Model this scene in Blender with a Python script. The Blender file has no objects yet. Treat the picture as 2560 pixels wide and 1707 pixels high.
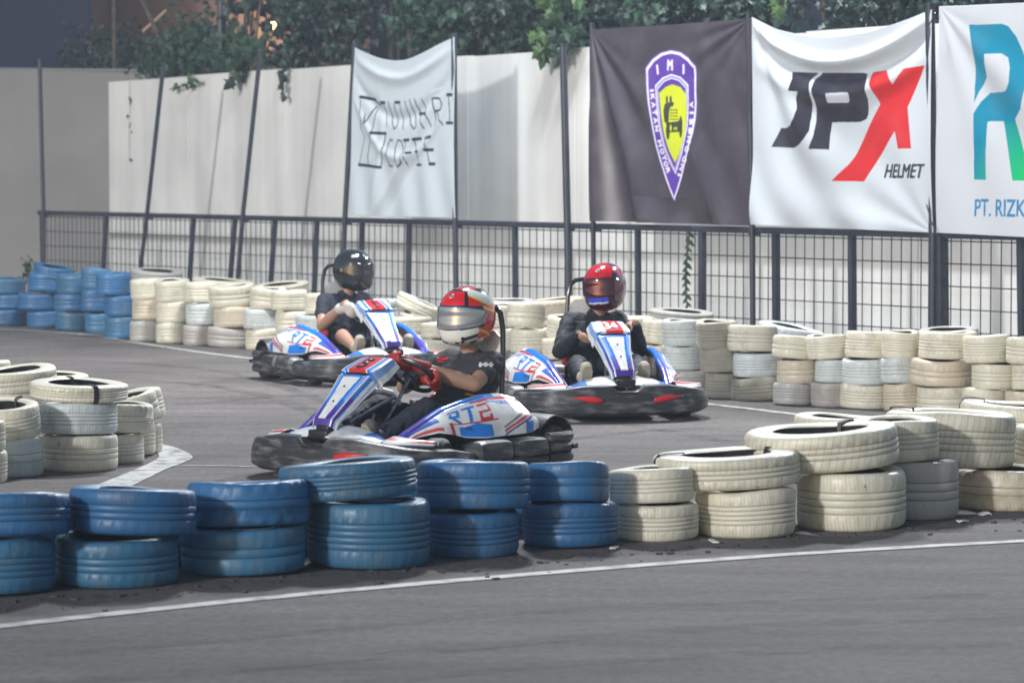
import bpy, bmesh, math, random
import numpy as np
from mathutils import Vector, Matrix, Quaternion, noise
random.seed(7)
R = math.radians
PI = math.pi
S = bpy.context.scene
COL = S.collection

# ------------------------------------------------------------------ camera, world, light, exposure
F = 8000.0                     # focal length in source pixels (2560 wide)
HCAM = 1.8
K = 2560 / 2352.0
PITCH = math.atan((853.5 - 435.0) / F)
cd = bpy.data.cameras.new('camera')
cam = bpy.data.objects.new('camera', cd); COL.objects.link(cam)
cam.location = (0, 0, HCAM)
cam.rotation_euler = (PI / 2 - PITCH, 0, 0)
cd.sensor_width = 36; cd.lens = 36 * F / 2560
cd.clip_end = 1000
cd.dof.use_dof = True; cd.dof.focus_distance = 19.4; cd.dof.aperture_fstop = 3.8
S.camera = cam

W = bpy.data.worlds.new('World'); S.world = W; W.use_nodes = True
nt = W.node_tree
bg = nt.nodes['Background']
sky = nt.nodes.new('ShaderNodeTexSky'); sky.sky_type = 'NISHITA'; sky.sun_disc = False
SUN_EL = 17.0
LX, LY = 0.78, 1.0             # the way the light travels on the ground
sky.sun_elevation = R(SUN_EL); sky.sun_rotation = math.atan2(-LX, -LY)
nt.links.new(sky.outputs[0], bg.inputs[0]); bg.inputs[1].default_value = 0.085
sd = bpy.data.lights.new('sun', 'SUN'); sd.energy = 1.75; sd.angle = R(3.5); sd.color = (0.95, 0.975, 1.0)
sun = bpy.data.objects.new('sun', sd); COL.objects.link(sun)
ln = math.hypot(LX, LY)
trav = Vector((LX / ln * math.cos(R(SUN_EL)), LY / ln * math.cos(R(SUN_EL)), -math.sin(R(SUN_EL))))
sun.rotation_euler = trav.to_track_quat('-Z', 'Y').to_euler()

def added_flood(loc, target, power, size, color):
    d = bpy.data.lights.new('added_floodlight', 'AREA'); d.energy = power; d.size = size; d.color = color
    o = bpy.data.objects.new('added_floodlight', d); COL.objects.link(o); o.location = loc
    o.rotation_euler = (Vector(target) - Vector(loc)).to_track_quat('-Z', 'Y').to_euler()
added_flood((9, 35, 11.0), (0, 22, 0), 2400, 1.0, (0.93, 0.97, 1.0))      # assumed backlight behind the far bend, out of view, inferred from reflections
added_flood((0, 29, 12.0), (0, 25, 0), 2500, 1.6, (0.95, 0.98, 1.0))     # overhead floodlight added to brighten the ground, out of view
S.view_settings.view_transform = 'Standard'; S.view_settings.look = 'None'
S.view_settings.exposure = 0.2; S.view_settings.gamma = 1.0
S.render.engine = 'CYCLES'

# ------------------------------------------------------------------ photograph <-> world
cp, sp = math.cos(PITCH), math.sin(PITCH)
def ray(xd, yd):
    a = (xd * K - 1280) / F; b = -(yd * K - 853.5) / F
    return Vector((a, cp + b * sp, -sp + b * cp))
def G(xd, yd, z=0.0):
    d = ray(xd, yd); t = (z - HCAM) / d.z
    return Vector((0, 0, HCAM)) + d * t
def atY(xd, yd, Y):
    d = ray(xd, yd); return Vector((0, 0, HCAM)) + d * (Y / d.y)
FA = Vector((-6.34, 43.0, 0)); FB = Vector((4.24, 26.5, 0))
FU = (FB - FA).normalized()                       # along the fence, left to right
FN = Vector((-FU.y, FU.x, 0))                     # away from the camera
if FN.y < 0: FN = -FN
def onplane(xd, yd, off=0.0):
    """(t, z) where the sight line meets the fence plane moved back by off"""
    d = ray(xd, yd); o = Vector((0, 0, HCAM)); p0 = FA + FN * off
    t = (p0 - o).dot(FN) / d.dot(FN); p = o + d * t
    return (p - p0).dot(FU), p.z
def FP(t, z, off=0.0):
    return FA + FU * t + FN * off + Vector((0, 0, z))

# ------------------------------------------------------------------ helpers
def tag(o, label=None, cat=None, group=None, kind=None):
    if label: o['label'] = label
    if cat: o['category'] = cat
    if group: o['group'] = group
    if kind: o['kind'] = kind
    return o
def empty(name, label, cat, loc=(0, 0, 0), rz=0, group=None):
    o = bpy.data.objects.new(name, None); COL.objects.link(o); o.location = loc; o.rotation_euler = (0, 0, rz)
    o.empty_display_size = 0.1
    return tag(o, label, cat, group)
def obj(name, me, parent=None, mat=None):
    o = bpy.data.objects.new(name, me); COL.objects.link(o)
    if parent: o.parent = parent
    if mat is not None:
        me.materials.clear()
        for m in (mat if isinstance(mat, (list, tuple)) else [mat]): me.materials.append(m)
    return o
def shade(me, on=True):
    me.polygons.foreach_set('use_smooth', [on] * len(me.polygons)); me.update(); return me
def pydata(vs, fs, smooth=True, name='m'):
    me = bpy.data.meshes.new(name); me.from_pydata([tuple(v) for v in vs], [], fs); me.validate()
    bm = bmesh.new(); bm.from_mesh(me); bmesh.ops.recalc_face_normals(bm, faces=bm.faces); bm.to_mesh(me); bm.free()
    return shade(me, smooth)
def smooth_by_angle(me, ang=35):
    bm = bmesh.new(); bm.from_mesh(me)
    for f in bm.faces: f.smooth = True
    for e in bm.edges:
        if len(e.link_faces) == 2 and e.calc_face_angle(0) > R(ang): e.smooth = False
    bm.to_mesh(me); bm.free(); return me

class MB:
    """collects shapes into one mesh"""
    def __init__(s): s.v = []; s.f = []; s.mi = []
    def add(s, vs, fs, mi=0):
        k = len(s.v); s.v += [Vector(v) for v in vs]; s.f += [tuple(i + k for i in f) for f in fs]; s.mi += [mi] * len(fs)
    def box(s, c, d, rot=None, mi=0, bev=0.0):
        c = Vector(c); h = Vector(d) / 2
        if bev <= 0:
            vs = [Vector((x * h.x, y * h.y, z * h.z)) for x in (-1, 1) for y in (-1, 1) for z in (-1, 1)]
            fs = [(0, 1, 3, 2), (4, 6, 7, 5), (0, 4, 5, 1), (2, 3, 7, 6), (0, 2, 6, 4), (1, 5, 7, 3)]
        else:
            bm = bmesh.new(); bmesh.ops.create_cube(bm, size=1)
            bmesh.ops.scale(bm, vec=Vector(d), verts=bm.verts)
            bmesh.ops.bevel(bm, geom=bm.edges[:], offset=bev, segments=2, affect='EDGES', profile=0.5)
            bm.verts.index_update()
            vs = [v.co.copy() for v in bm.verts]; fs = [tuple(v.index for v in f.verts) for f in bm.faces]; bm.free()
        if rot is not None: vs = [rot @ v for v in vs]
        s.add([v + c for v in vs], fs, mi); return s
    def tube(s, pts, r, n=8, closed=False, mi=0, cap=True):
        pts = [Vector(p) for p in pts]; m = len(pts)
        rr = r if isinstance(r, (list, tuple)) else [r] * m
        vs = []; up = None
        for i in range(m):
            if closed: t = pts[(i + 1) % m] - pts[i - 1]
            else: t = pts[min(i + 1, m - 1)] - pts[max(i - 1, 0)]
            t.normalize()
            if up is None:
                up = Vector((0, 0, 1)) if abs(t.z) < 0.9 else Vector((1, 0, 0))
            a = t.cross(up)
            if a.length < 1e-5: a = t.cross(Vector((1, 0, 0)))
            a.normalize(); b = a.cross(t).normalized(); up = b
            vs += [pts[i] + (a * math.cos(q) + b * math.sin(q)) * rr[i] for q in [2 * PI * k / n for k in range(n)]]
        fs = []
        for i in range(m if closed else m - 1):
            j = (i + 1) % m
            for k in range(n):
                l = (k + 1) % n
                fs.append((i * n + k, i * n + l, j * n + l, j * n + k))
        if cap and not closed:
            fs.append(tuple(range(n))[::-1]); fs.append(tuple((m - 1) * n + k for k in range(n)))
        s.add(vs, fs, mi); return s
    def cyl(s, a, b, r, n=16, mi=0): return s.tube([a, b], r, n, mi=mi)
    def ell(s, c, r, rot=None, n=14, mi=0):
        c = Vector(c); vs = []; fs = []
        m = n // 2 + 1
        for i in range(m + 1):
            th = PI * i / m
            for k in range(n):
                q = 2 * PI * k / n
                v = Vector((math.sin(th) * math.cos(q) * r[0], math.sin(th) * math.sin(q) * r[1], math.cos(th) * r[2]))
                if rot is not None: v = rot @ v
                vs.append(c + v)
        for i in range(m):
            for k in range(n):
                l = (k + 1) % n
                fs.append((i * n + k, i * n + l, (i + 1) * n + l, (i + 1) * n + k))
        s.add(vs, fs, mi); return s
    def loft(s, rings, mi=0, cap=True):
        n = len(rings[0]); vs = [v for r_ in rings for v in r_]; fs = []
        for i in range(len(rings) - 1):
            for k in range(n):
                l = (k + 1) % n
                fs.append((i * n + k, i * n + l, (i + 1) * n + l, (i + 1) * n + k))
        if cap:
            fs.append(tuple(range(n))[::-1]); fs.append(tuple((len(rings) - 1) * n + k for k in range(n)))
        s.add(vs, fs, mi); return s
    def mesh(s, ang=35, merge=0.0):
        me = bpy.data.meshes.new('m'); me.from_pydata([tuple(v) for v in s.v], [], s.f)
        me.polygons.foreach_set('material_index', s.mi)
        bm = bmesh.new(); bm.from_mesh(me)
        bmesh.ops.remove_doubles(bm, verts=bm.verts, dist=1e-5)
        bmesh.ops.recalc_face_normals(bm, faces=bm.faces); bm.to_mesh(me); bm.free()
        return smooth_by_angle(me, ang)
    def build(s, name, mat, parent=None, ang=35): return obj(name, s.mesh(ang), parent, mat)

def lerp(a, b, t): return a + (b - a) * t
def interp(t, tab):
    if t <= tab[0][0]: return tab[0][1]
    for (a, x), (b, y) in zip(tab, tab[1:]):
        if t <= b: return x + (y - x) * (t - a) / (b - a)
    return tab[-1][1]
def sinterp(t, tab):
    if t <= tab[0][0]: return tab[0][1]
    for (a, x), (b, y) in zip(tab, tab[1:]):
        if t <= b:
            q = (t - a) / (b - a); q = q * q * (3 - 2 * q); return x + (y - x) * q
    return tab[-1][1]

def grid(fn, nu, nv, colfn=None, name='m'):
    """parametric surface with an optional painted livery kept as a colour attribute"""
    P = np.zeros((nv + 1, nu + 1, 3)); C = np.ones((nv + 1, nu + 1, 4))
    for j in range(nv + 1):
        for i in range(nu + 1):
            u, v = i / nu, j / nv
            P[j, i] = fn(u, v)
            if colfn: C[j, i, :3] = colfn(u, v)
    return gridmesh(P, C if colfn else None)
def gridmesh(P, C=None):
    nv, nu = P.shape[0] - 1, P.shape[1] - 1
    idx = np.arange((nv + 1) * (nu + 1)).reshape(nv + 1, nu + 1)
    q = np.stack([idx[:-1, :-1], idx[:-1, 1:], idx[1:, 1:], idx[1:, :-1]], -1).reshape(-1, 4)
    me = bpy.data.meshes.new('m')
    me.vertices.add(P.shape[0] * P.shape[1]); me.vertices.foreach_set('co', P.reshape(-1).astype(np.float32))
    me.loops.add(q.size); me.loops.foreach_set('vertex_index', q.reshape(-1).astype(np.int32))
    me.polygons.add(len(q)); me.polygons.foreach_set('loop_start', np.arange(0, q.size, 4, dtype=np.int32))
    me.update(calc_edges=True)
    if C is not None:
        at = me.color_attributes.new('Col', 'FLOAT_COLOR', 'POINT')
        at.data.foreach_set('color', C.reshape(-1).astype(np.float32))
    return shade(me)
def solid(o, t, off=-1):
    m = o.modifiers.new('thickness', 'SOLIDIFY'); m.thickness = t; m.offset = off; return o
def srgb(r, g, b):
    f = lambda c: (c / 255 / 12.92) if c / 255 <= 0.04045 else ((c / 255 + 0.055) / 1.055) ** 2.4
    return (f(r), f(g), f(b))

# polygons painted on canvases (numpy point in polygon)
def inpoly(X, Y, poly):
    xs = [p[0] for p in poly]; ys = [p[1] for p in poly]
    bb = (X >= min(xs)) & (X <= max(xs)) & (Y >= min(ys)) & (Y <= max(ys)); full = np.zeros(X.shape, bool)
    X = X[bb]; Y = Y[bb]; ins = np.zeros(X.shape, bool); n = len(poly)
    for i in range(n):
        x1, y1 = poly[i]; x2, y2 = poly[(i + 1) % n]
        if y1 == y2: continue
        c = ((y1 > Y) != (y2 > Y)) & (X < (x2 - x1) * (Y - y1) / (y2 - y1) + x1)
        ins ^= c
    full[bb] = ins
    return full
def instroke(X, Y, pts, w):
    m = np.zeros(X.shape, bool)
    for (x1, y1), (x2, y2) in zip(pts, pts[1:]):
        dx, dy = x2 - x1, y2 - y1; L = dx * dx + dy * dy + 1e-12
        t = np.clip(((X - x1) * dx + (Y - y1) * dy) / L, 0, 1)
        m |= (X - x1 - t * dx) ** 2 + (Y - y1 - t * dy) ** 2 < (w / 2) ** 2
    return m
_glyph = {}
def glyphs(txt, off=0.0):
    """triangles of a text in the built-in font, scaled to a unit-high box, and its width"""
    if (txt, off) in _glyph: return _glyph[(txt, off)]
    c = bpy.data.curves.new('t', 'FONT'); c.body = txt; c.resolution_u = 4; c.offset = off
    o = bpy.data.objects.new('t', c); COL.objects.link(o)
    dg = bpy.context.evaluated_depsgraph_get(); me = bpy.data.meshes.new_from_object(o.evaluated_get(dg))
    me.calc_loop_triangles()
    v = np.array([x.co[:2] for x in me.vertices]); t = [tuple(l.vertices) for l in me.loop_triangles]
    bpy.data.objects.remove(o); bpy.data.curves.remove(c); bpy.data.meshes.remove(me)
    v -= v.min(0); h = v[:, 1].max(); w = v[:, 0].max()
    _glyph[(txt, off)] = (v, t, w, h); return _glyph[(txt, off)]
def intext(X, Y, txt, quad, bold=0.0):
    """text fitted in a quad: bottom-left, bottom-right, top-right, top-left"""
    v, tr, w, h = glyphs(txt); bl, br, trr, tl = [np.array(p, float) for p in quad]
    m = np.zeros(X.shape, bool)
    u = (v[:, 0] / w)[:, None]; q = (v[:, 1] / h)[:, None]
    p = bl * (1 - u) * (1 - q) + br * u * (1 - q) + trr * u * q + tl * (1 - u) * q
    offs = [(0, 0)] if not bold else [(0, 0), (bold, 0), (-bold, 0), (0, bold * .5), (0, -bold * .5)]
    for ox, oy in offs:
        for t in tr: m |= inpoly(X + ox, Y + oy, [tuple(p[i]) for i in t])
    return m

# ------------------------------------------------------------------ materials
def mat(name, color, rough=0.5, metal=0.0, coat=0.0, noise_=None, bump=None, spec=0.5):
    m = bpy.data.materials.new(name); m.use_nodes = True; t = m.node_tree; b = t.nodes['Principled BSDF']
    b.inputs['Base Color'].default_value = (*color, 1); b.inputs['Roughness'].default_value = rough
    b.inputs['Metallic'].default_value = metal; b.inputs['Coat Weight'].default_value = coat
    b.inputs['Coat Roughness'].default_value = 0.08
    b.inputs['Specular IOR Level'].default_value = spec
    if noise_:
        c2, sc, lo, hi = noise_[:4]
        tx = t.nodes.new('ShaderNodeTexCoord'); mp = t.nodes.new('ShaderNodeMapping')
        if len(noise_) > 4: mp.inputs['Scale'].default_value = noise_[4]
        n = t.nodes.new('ShaderNodeTexNoise'); n.inputs['Scale'].default_value = sc; n.inputs['Detail'].default_value = 6
        r = t.nodes.new('ShaderNodeValToRGB'); r.color_ramp.elements[0].position = lo; r.color_ramp.elements[1].position = hi
        r.color_ramp.elements[0].color = (*color, 1); r.color_ramp.elements[1].color = (*c2, 1)
        t.links.new(tx.outputs['Object'], mp.inputs[0]); t.links.new(mp.outputs[0], n.inputs['Vector'])
        t.links.new(n.outputs['Fac'], r.inputs[0]); t.links.new(r.outputs[0], b.inputs['Base Color'])
    if bump:
        sc, st = bump
        tx = t.nodes.new('ShaderNodeTexCoord'); n = t.nodes.new('ShaderNodeTexNoise'); n.inputs['Scale'].default_value = sc
        n.inputs['Detail'].default_value = 5
        bp = t.nodes.new('ShaderNodeBump'); bp.inputs['Strength'].default_value = st; bp.inputs['Distance'].default_value = 0.01
        t.links.new(tx.outputs['Object'], n.inputs['Vector']); t.links.new(n.outputs['Fac'], bp.inputs['Height'])
        t.links.new(bp.outputs[0], b.inputs['Normal'])
    return m
def attr_mat(name, rough, coat=0.0, dirt=0.0, trans=0.0, dirtcol=(0.12, 0.11, 0.10), sheen=0.0, dscale=14):
    m = bpy.data.materials.new(name); m.use_nodes = True; t = m.node_tree; b = t.nodes['Principled BSDF']
    a = t.nodes.new('ShaderNodeVertexColor'); a.layer_name = 'Col'
    src = a.outputs[0]
    if dirt:
        tx = t.nodes.new('ShaderNodeTexCoord'); n = t.nodes.new('ShaderNodeTexNoise'); n.inputs['Scale'].default_value = dscale; n.inputs['Detail'].default_value = 8
        r = t.nodes.new('ShaderNodeMapRange'); r.inputs[1].default_value = 0.48; r.inputs[2].default_value = 0.8; r.inputs[4].default_value = dirt
        mx = t.nodes.new('ShaderNodeMixRGB'); mx.inputs[2].default_value = (*dirtcol, 1)
        t.links.new(tx.outputs['Object'], n.inputs['Vector']); t.links.new(n.outputs['Fac'], r.inputs[0]); t.links.new(r.outputs[0], mx.inputs[0])
        t.links.new(a.outputs[0], mx.inputs[1]); src = mx.outputs[0]
    t.links.new(src, b.inputs['Base Color']); b.inputs['Roughness'].default_value = rough
    b.inputs['Coat Weight'].default_value = coat; b.inputs['Coat Roughness'].default_value = 0.1
    if trans:
        tr = t.nodes.new('ShaderNodeBsdfTranslucent'); t.links.new(src, tr.inputs[0]); mx = t.nodes.new('ShaderNodeMixShader')
        mx.inputs[0].default_value = trans
        t.links.new(b.outputs[0], mx.inputs[1]); t.links.new(tr.outputs[0], mx.inputs[2])
        t.links.new(mx.outputs[0], t.nodes['Material Output'].inputs[0])
    return m

def tyre_paint():
    m = bpy.data.materials.new('tyre_paint'); m.use_nodes = True; t = m.node_tree; b = t.nodes['Principled BSDF']
    oi = t.nodes.new('ShaderNodeObjectInfo'); tx = t.nodes.new('ShaderNodeTexCoord')
    add = t.nodes.new('ShaderNodeVectorMath'); add.operation = 'ADD'
    sc = t.nodes.new('ShaderNodeMath'); sc.operation = 'MULTIPLY'; sc.inputs[1].default_value = 37
    t.links.new(oi.outputs['Random'], sc.inputs[0]); t.links.new(tx.outputs['Object'], add.inputs[0]); t.links.new(sc.outputs[0], add.inputs[1])
    n = t.nodes.new('ShaderNodeTexNoise'); n.inputs['Scale'].default_value = 5; n.inputs['Detail'].default_value = 9; n.inputs['Roughness'].default_value = 0.68
    t.links.new(add.outputs[0], n.inputs['Vector'])
    r = t.nodes.new('ShaderNodeMapRange'); r.inputs[1].default_value = 0.5; r.inputs[2].default_value = 0.85; r.inputs[4].default_value = 0.75
    t.links.new(n.outputs['Fac'], r.inputs[0])
    g = t.nodes.new('ShaderNodeMixRGB'); g.inputs[2].default_value = (0.17, 0.15, 0.12, 1)
    # scraped patches where black rubber shows through
    n2 = t.nodes.new('ShaderNodeTexNoise'); n2.inputs['Scale'].default_value = 11; n2.inputs['Detail'].default_value = 10; n2.inputs['Roughness'].default_value = 0.75
    t.links.new(add.outputs[0], n2.inputs['Vector'])
    r2 = t.nodes.new('ShaderNodeMapRange'); r2.inputs[1].default_value = 0.64; r2.inputs[2].default_value = 0.69; r2.inputs[4].default_value = 0.8
    t.links.new(n2.outputs['Fac'], r2.inputs[0])
    g2 = t.nodes.new('ShaderNodeMixRGB'); g2.inputs[2].default_value = (0.05, 0.05, 0.055, 1)
    t.links.new(oi.outputs['Color'], g.inputs[1]); t.links.new(r.outputs[0], g.inputs[0])
    t.links.new(g.outputs[0], g2.inputs[1]); t.links.new(r2.outputs[0], g2.inputs[0])
    t.links.new(g2.outputs[0], b.inputs['Base Color'])
    b.inputs['Roughness'].default_value = 0.38; b.inputs['Specular IOR Level'].default_value = 0.55
    rr = t.nodes.new('ShaderNodeMapRange'); rr.inputs[3].default_value = 0.33; rr.inputs[4].default_value = 0.7
    t.links.new(n.outputs['Fac'], rr.inputs[0]); t.links.new(rr.outputs[0], b.inputs['Roughness'])
    bp = t.nodes.new('ShaderNodeBump'); bp.inputs['Strength'].default_value = 0.35; bp.inputs['Distance'].default_value = 0.006
    t.links.new(n2.outputs['Fac'], bp.inputs['Height'])
    # moulded cuts across the tread, slanting, each tyre its own pitch
    def mth(op, a, b_=None, c=None):
        q = t.nodes.new('ShaderNodeMath'); q.operation = op
        for i, x in enumerate((a, b_, c)):
            if x is None: continue
            if isinstance(x, (int, float)): q.inputs[i].default_value = x
            else: t.links.new(x, q.inputs[i])
        return q.outputs[0]
    sx = t.nodes.new('ShaderNodeSeparateXYZ'); t.links.new(tx.outputs['Object'], sx.inputs[0])
    ang = mth('ARCTAN2', sx.outputs[1], sx.outputs[0]); pitch = mth('ROUND', mth('MULTIPLY_ADD', oi.outputs['Random'], 40, 60))
    zz = mth('MULTIPLY', mth('SUBTRACT', sx.outputs[2], .1), mth('MULTIPLY_ADD', oi.outputs['Random'], 160, -60))
    wv = mth('SINE', mth('ADD', mth('MULTIPLY', ang, pitch), zz))
    cut = mth('GREATER_THAN', wv, .72)
    rad = mth('SQRT', mth('ADD', mth('MULTIPLY', sx.outputs[0], sx.outputs[0]), mth('MULTIPLY', sx.outputs[1], sx.outputs[1])))
    az_ = mth('ABSOLUTE', mth('SUBTRACT', sx.outputs[2], .1))
    inz = mth('MULTIPLY', mth('GREATER_THAN', rad, .288), mth('GREATER_THAN', az_, mth('MULTIPLY', oi.outputs['Random'], .06)))
    cut = mth('MULTIPLY', cut, inz)
    bp2 = t.nodes.new('ShaderNodeBump'); bp2.invert = True; bp2.inputs['Strength'].default_value = .35; bp2.inputs['Distance'].default_value = .004
    t.links.new(cut, bp2.inputs['Height']); t.links.new(bp.outputs[0], bp2.inputs['Normal']); t.links.new(bp2.outputs[0], b.inputs['Normal'])
    g3 = t.nodes.new('ShaderNodeMixRGB'); g3.blend_type = 'MULTIPLY'; g3.inputs[2].default_value = (.62, .62, .64, 1)
    t.links.new(mth('MULTIPLY', cut, .45), g3.inputs[0]); t.links.new(g2.outputs[0], g3.inputs[1]); t.links.new(g3.outputs[0], b.inputs['Base Color'])
    b.inputs['Coat Weight'].default_value = .2; b.inputs['Coat Roughness'].default_value = .3
    return m
M = {}
M['tyre'] = tyre_paint()
M['rubber'] = mat('bare_rubber', (0.028, 0.028, 0.032), 0.65, noise_=((0.07, 0.068, 0.065), 9, 0.4, 0.75))
M['groove'] = mat('groove_dark', (0.075, 0.078, 0.075), 0.8)  # tread grooves: the tyre's own colour, multiplied darker
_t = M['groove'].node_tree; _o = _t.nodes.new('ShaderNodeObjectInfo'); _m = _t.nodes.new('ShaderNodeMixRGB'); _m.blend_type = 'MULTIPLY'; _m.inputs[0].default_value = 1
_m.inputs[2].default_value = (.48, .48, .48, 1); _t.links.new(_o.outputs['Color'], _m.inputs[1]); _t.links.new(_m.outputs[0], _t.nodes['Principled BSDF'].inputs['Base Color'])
M['bumper'] = mat('scuffed_black_plastic', (0.03, 0.031, 0.036), 0.42, noise_=((0.22, 0.22, 0.23), 9, 0.46, 0.78, (.7, .7, 3.2)), bump=(30, 0.2))
M['black'] = mat('black_plastic', (0.018, 0.018, 0.022), 0.35)
M['frame'] = mat('black_tube', (0.02, 0.02, 0.025), 0.25, coat=0.6)
M['steel'] = mat('steel', (0.45, 0.46, 0.48), 0.3, metal=0.9, noise_=((0.16, 0.16, 0.17), 20, 0.35, 0.7))
M['livery'] = attr_mat('livery', 0.28, coat=0.5, dirt=0.35)
M['helmetpaint'] = attr_mat('helmet_paint', 0.16, coat=1.0)
M['red'] = mat('red_sticker', srgb(205, 40, 45), 0.35)
M['white'] = mat('white_plastic', (0.72, 0.73, 0.72), 0.35, noise_=((0.4, 0.4, 0.38), 12, 0.5, 0.8))
M['skin'] = mat('skin', (0.42, 0.24, 0.165), 0.5, bump=(60, 0.15))
M['redglove'] = mat('red_glove_leather', (0.42, 0.035, 0.03), 0.42, bump=(45, 0.6), noise_=((0.22, 0.02, 0.02), 18, 0.4, 0.75))
M['paleglove'] = mat('pale_glove_cloth', (0.60, 0.55, 0.50), 0.7, bump=(45, 0.5))
M['charcoal'] = mat('charcoal_cotton', (0.035, 0.037, 0.045), 0.8, bump=(20, 0.5))
M['blackcloth'] = mat('black_cotton', (0.013, 0.015, 0.022), 0.75, bump=(20, 0.5))
M['navycloth'] = mat('navy_cotton', (0.016, 0.022, 0.042), 0.8, bump=(20, 0.5))
M['jean'] = mat('dark_trousers', (0.03, 0.035, 0.05), 0.8, bump=(24, 0.4))
M['yellow'] = mat('yellow_trim', (0.55, 0.30, 0.03), 0.6)
M['shoe'] = mat('pale_canvas', (0.42, 0.37, 0.30), 0.7)
M['sole'] = mat('sole_rubber', (0.30, 0.26, 0.2), 0.8)
M['fence'] = mat('fence_paint', (0.024, 0.030, 0.048), 0.45, noise_=((0.045, 0.05, 0.065), 6, 0.4, 0.8))
M['leaf'] = None

def visor_mat(name, tint, rough=0.03, mix=0.45):
    m = bpy.data.materials.new(name); m.use_nodes = True; t = m.node_tree; b = t.nodes['Principled BSDF']
    b.inputs['Base Color'].default_value = (*tint, 1); b.inputs['Roughness'].default_value = rough
    b.inputs['Metallic'].default_value = 0.55; b.inputs['Coat Weight'].default_value = 1; b.inputs['Coat Roughness'].default_value = 0.02
    return m
M['visor_silver'] = visor_mat('silver_visor', (0.42, 0.44, 0.50), 0.10)
M['visor_red'] = visor_mat('smoked_red_visor', (0.10, 0.012, 0.03), 0.06)
M['visor_black'] = visor_mat('smoked_black_visor', (0.05, 0.045, 0.055), 0.08)

def leaf_mat(name, c1, c2, trans=0.25):
    m = bpy.data.materials.new(name); m.use_nodes = True; t = m.node_tree; b = t.nodes['Principled BSDF']
    gm = t.nodes.new('ShaderNodeNewGeometry'); r = t.nodes.new('ShaderNodeValToRGB')
    r.color_ramp.elements[0].color = (*c1, 1); r.color_ramp.elements[1].color = (*c2, 1)
    t.links.new(gm.outputs['Random Per Island'], r.inputs[0]); t.links.new(r.outputs[0], b.inputs['Base Color'])
    b.inputs['Roughness'].default_value = 0.45
    tr = t.nodes.new('ShaderNodeBsdfTranslucent'); t.links.new(r.outputs[0], tr.inputs[0]); mx = t.nodes.new('ShaderNodeMixShader')
    mx.inputs[0].default_value = trans
    t.links.new(b.outputs[0], mx.inputs[1]); t.links.new(tr.outputs[0], mx.inputs[2]); t.links.new(mx.outputs[0], t.nodes['Material Output'].inputs[0])
    return m
M['leaf_dark'] = leaf_mat('dark_leaves', (0.010, 0.024, 0.024), (0.024, 0.060, 0.046))
M['leaf_mid'] = leaf_mat('mid_leaves', (0.014, 0.042, 0.030), (0.045, 0.105, 0.055))
M['leaf_lit'] = leaf_mat('lit_leaves', (0.035, 0.095, 0.035), (0.11, 0.19, 0.06))  # lit copy of the leaves, light put into the green
M['bark'] = mat('bark', (0.06, 0.05, 0.045), 0.9, noise_=((0.14, 0.11, 0.08), 12, 0.4, 0.7))

# ================================================================== THE SETTING
def asphalt():
    m = bpy.data.materials.new('asphalt'); m.use_nodes = True; t = m.node_tree; b = t.nodes['Principled BSDF']
    tx = t.nodes.new('ShaderNodeTexCoord')
    def nz(scale, det, rough, mp=(1, 1, 1), rz=0):
        q = t.nodes.new('ShaderNodeMapping'); q.inputs['Scale'].default_value = mp; q.inputs['Rotation'].default_value[2] = rz
        n = t.nodes.new('ShaderNodeTexNoise'); n.inputs['Scale'].default_value = scale; n.inputs['Detail'].default_value = det
        n.inputs['Roughness'].default_value = rough
        t.links.new(tx.outputs['Object'], q.inputs[0]); t.links.new(q.outputs[0], n.inputs['Vector']); return n
    big = nz(0.5, 4, 0.5); streak = nz(1.9, 9, 0.68, (0.45, 1.9, 1), R(8)); fine = nz(20, 7, 0.85)
    r = t.nodes.new('ShaderNodeValToRGB'); e = r.color_ramp.elements
    e[0].position = 0.28; e[0].color = (0.056, 0.047, 0.043, 1); e[1].position = 0.72; e[1].color = (0.195, 0.176, 0.168, 1)
    mx = t.nodes.new('ShaderNodeMixRGB'); mx.blend_type = 'MIX'; mx.inputs[0].default_value = 0.62
    t.links.new(big.outputs['Fac'], mx.inputs[1]); t.links.new(streak.outputs['Fac'], mx.inputs[2])
    t.links.new(mx.outputs[0], r.inputs[0])
    m2 = t.nodes.new('ShaderNodeMixRGB'); m2.blend_type = 'MULTIPLY'; m2.inputs[0].default_value = 0.8
    r2 = t.nodes.new('ShaderNodeValToRGB'); r2.color_ramp.elements[0].color = (0.45, 0.45, 0.45, 1); r2.color_ramp.elements[1].color = (1.5, 1.5, 1.5, 1)
    r2.color_ramp.elements[0].position = 0.36; r2.color_ramp.elements[1].position = 0.64
    t.links.new(fine.outputs['Fac'], r2.inputs[0]); t.links.new(r.outputs[0], m2.inputs[1]); t.links.new(r2.outputs[0], m2.inputs[2])
    t.links.new(m2.outputs[0], b.inputs['Base Color']); b.inputs['Roughness'].default_value = 0.8; b.inputs['Specular IOR Level'].default_value = 0.22
    bp = t.nodes.new('ShaderNodeBump'); bp.inputs['Strength'].default_value = 0.5; bp.inputs['Distance'].default_value = 0.004
    t.links.new(fine.outputs['Fac'], bp.inputs['Height']); t.links.new(bp.outputs[0], b.inputs['Normal'])
    return m
M['asphalt'] = asphalt()
me = pydata([(-400, -100, 0), (400, -100, 0), (400, 700, 0), (-400, 700, 0)], [(0, 1, 2, 3)], False)
tag(obj('ground', me, None, M['asphalt']), kind='structure')

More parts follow.
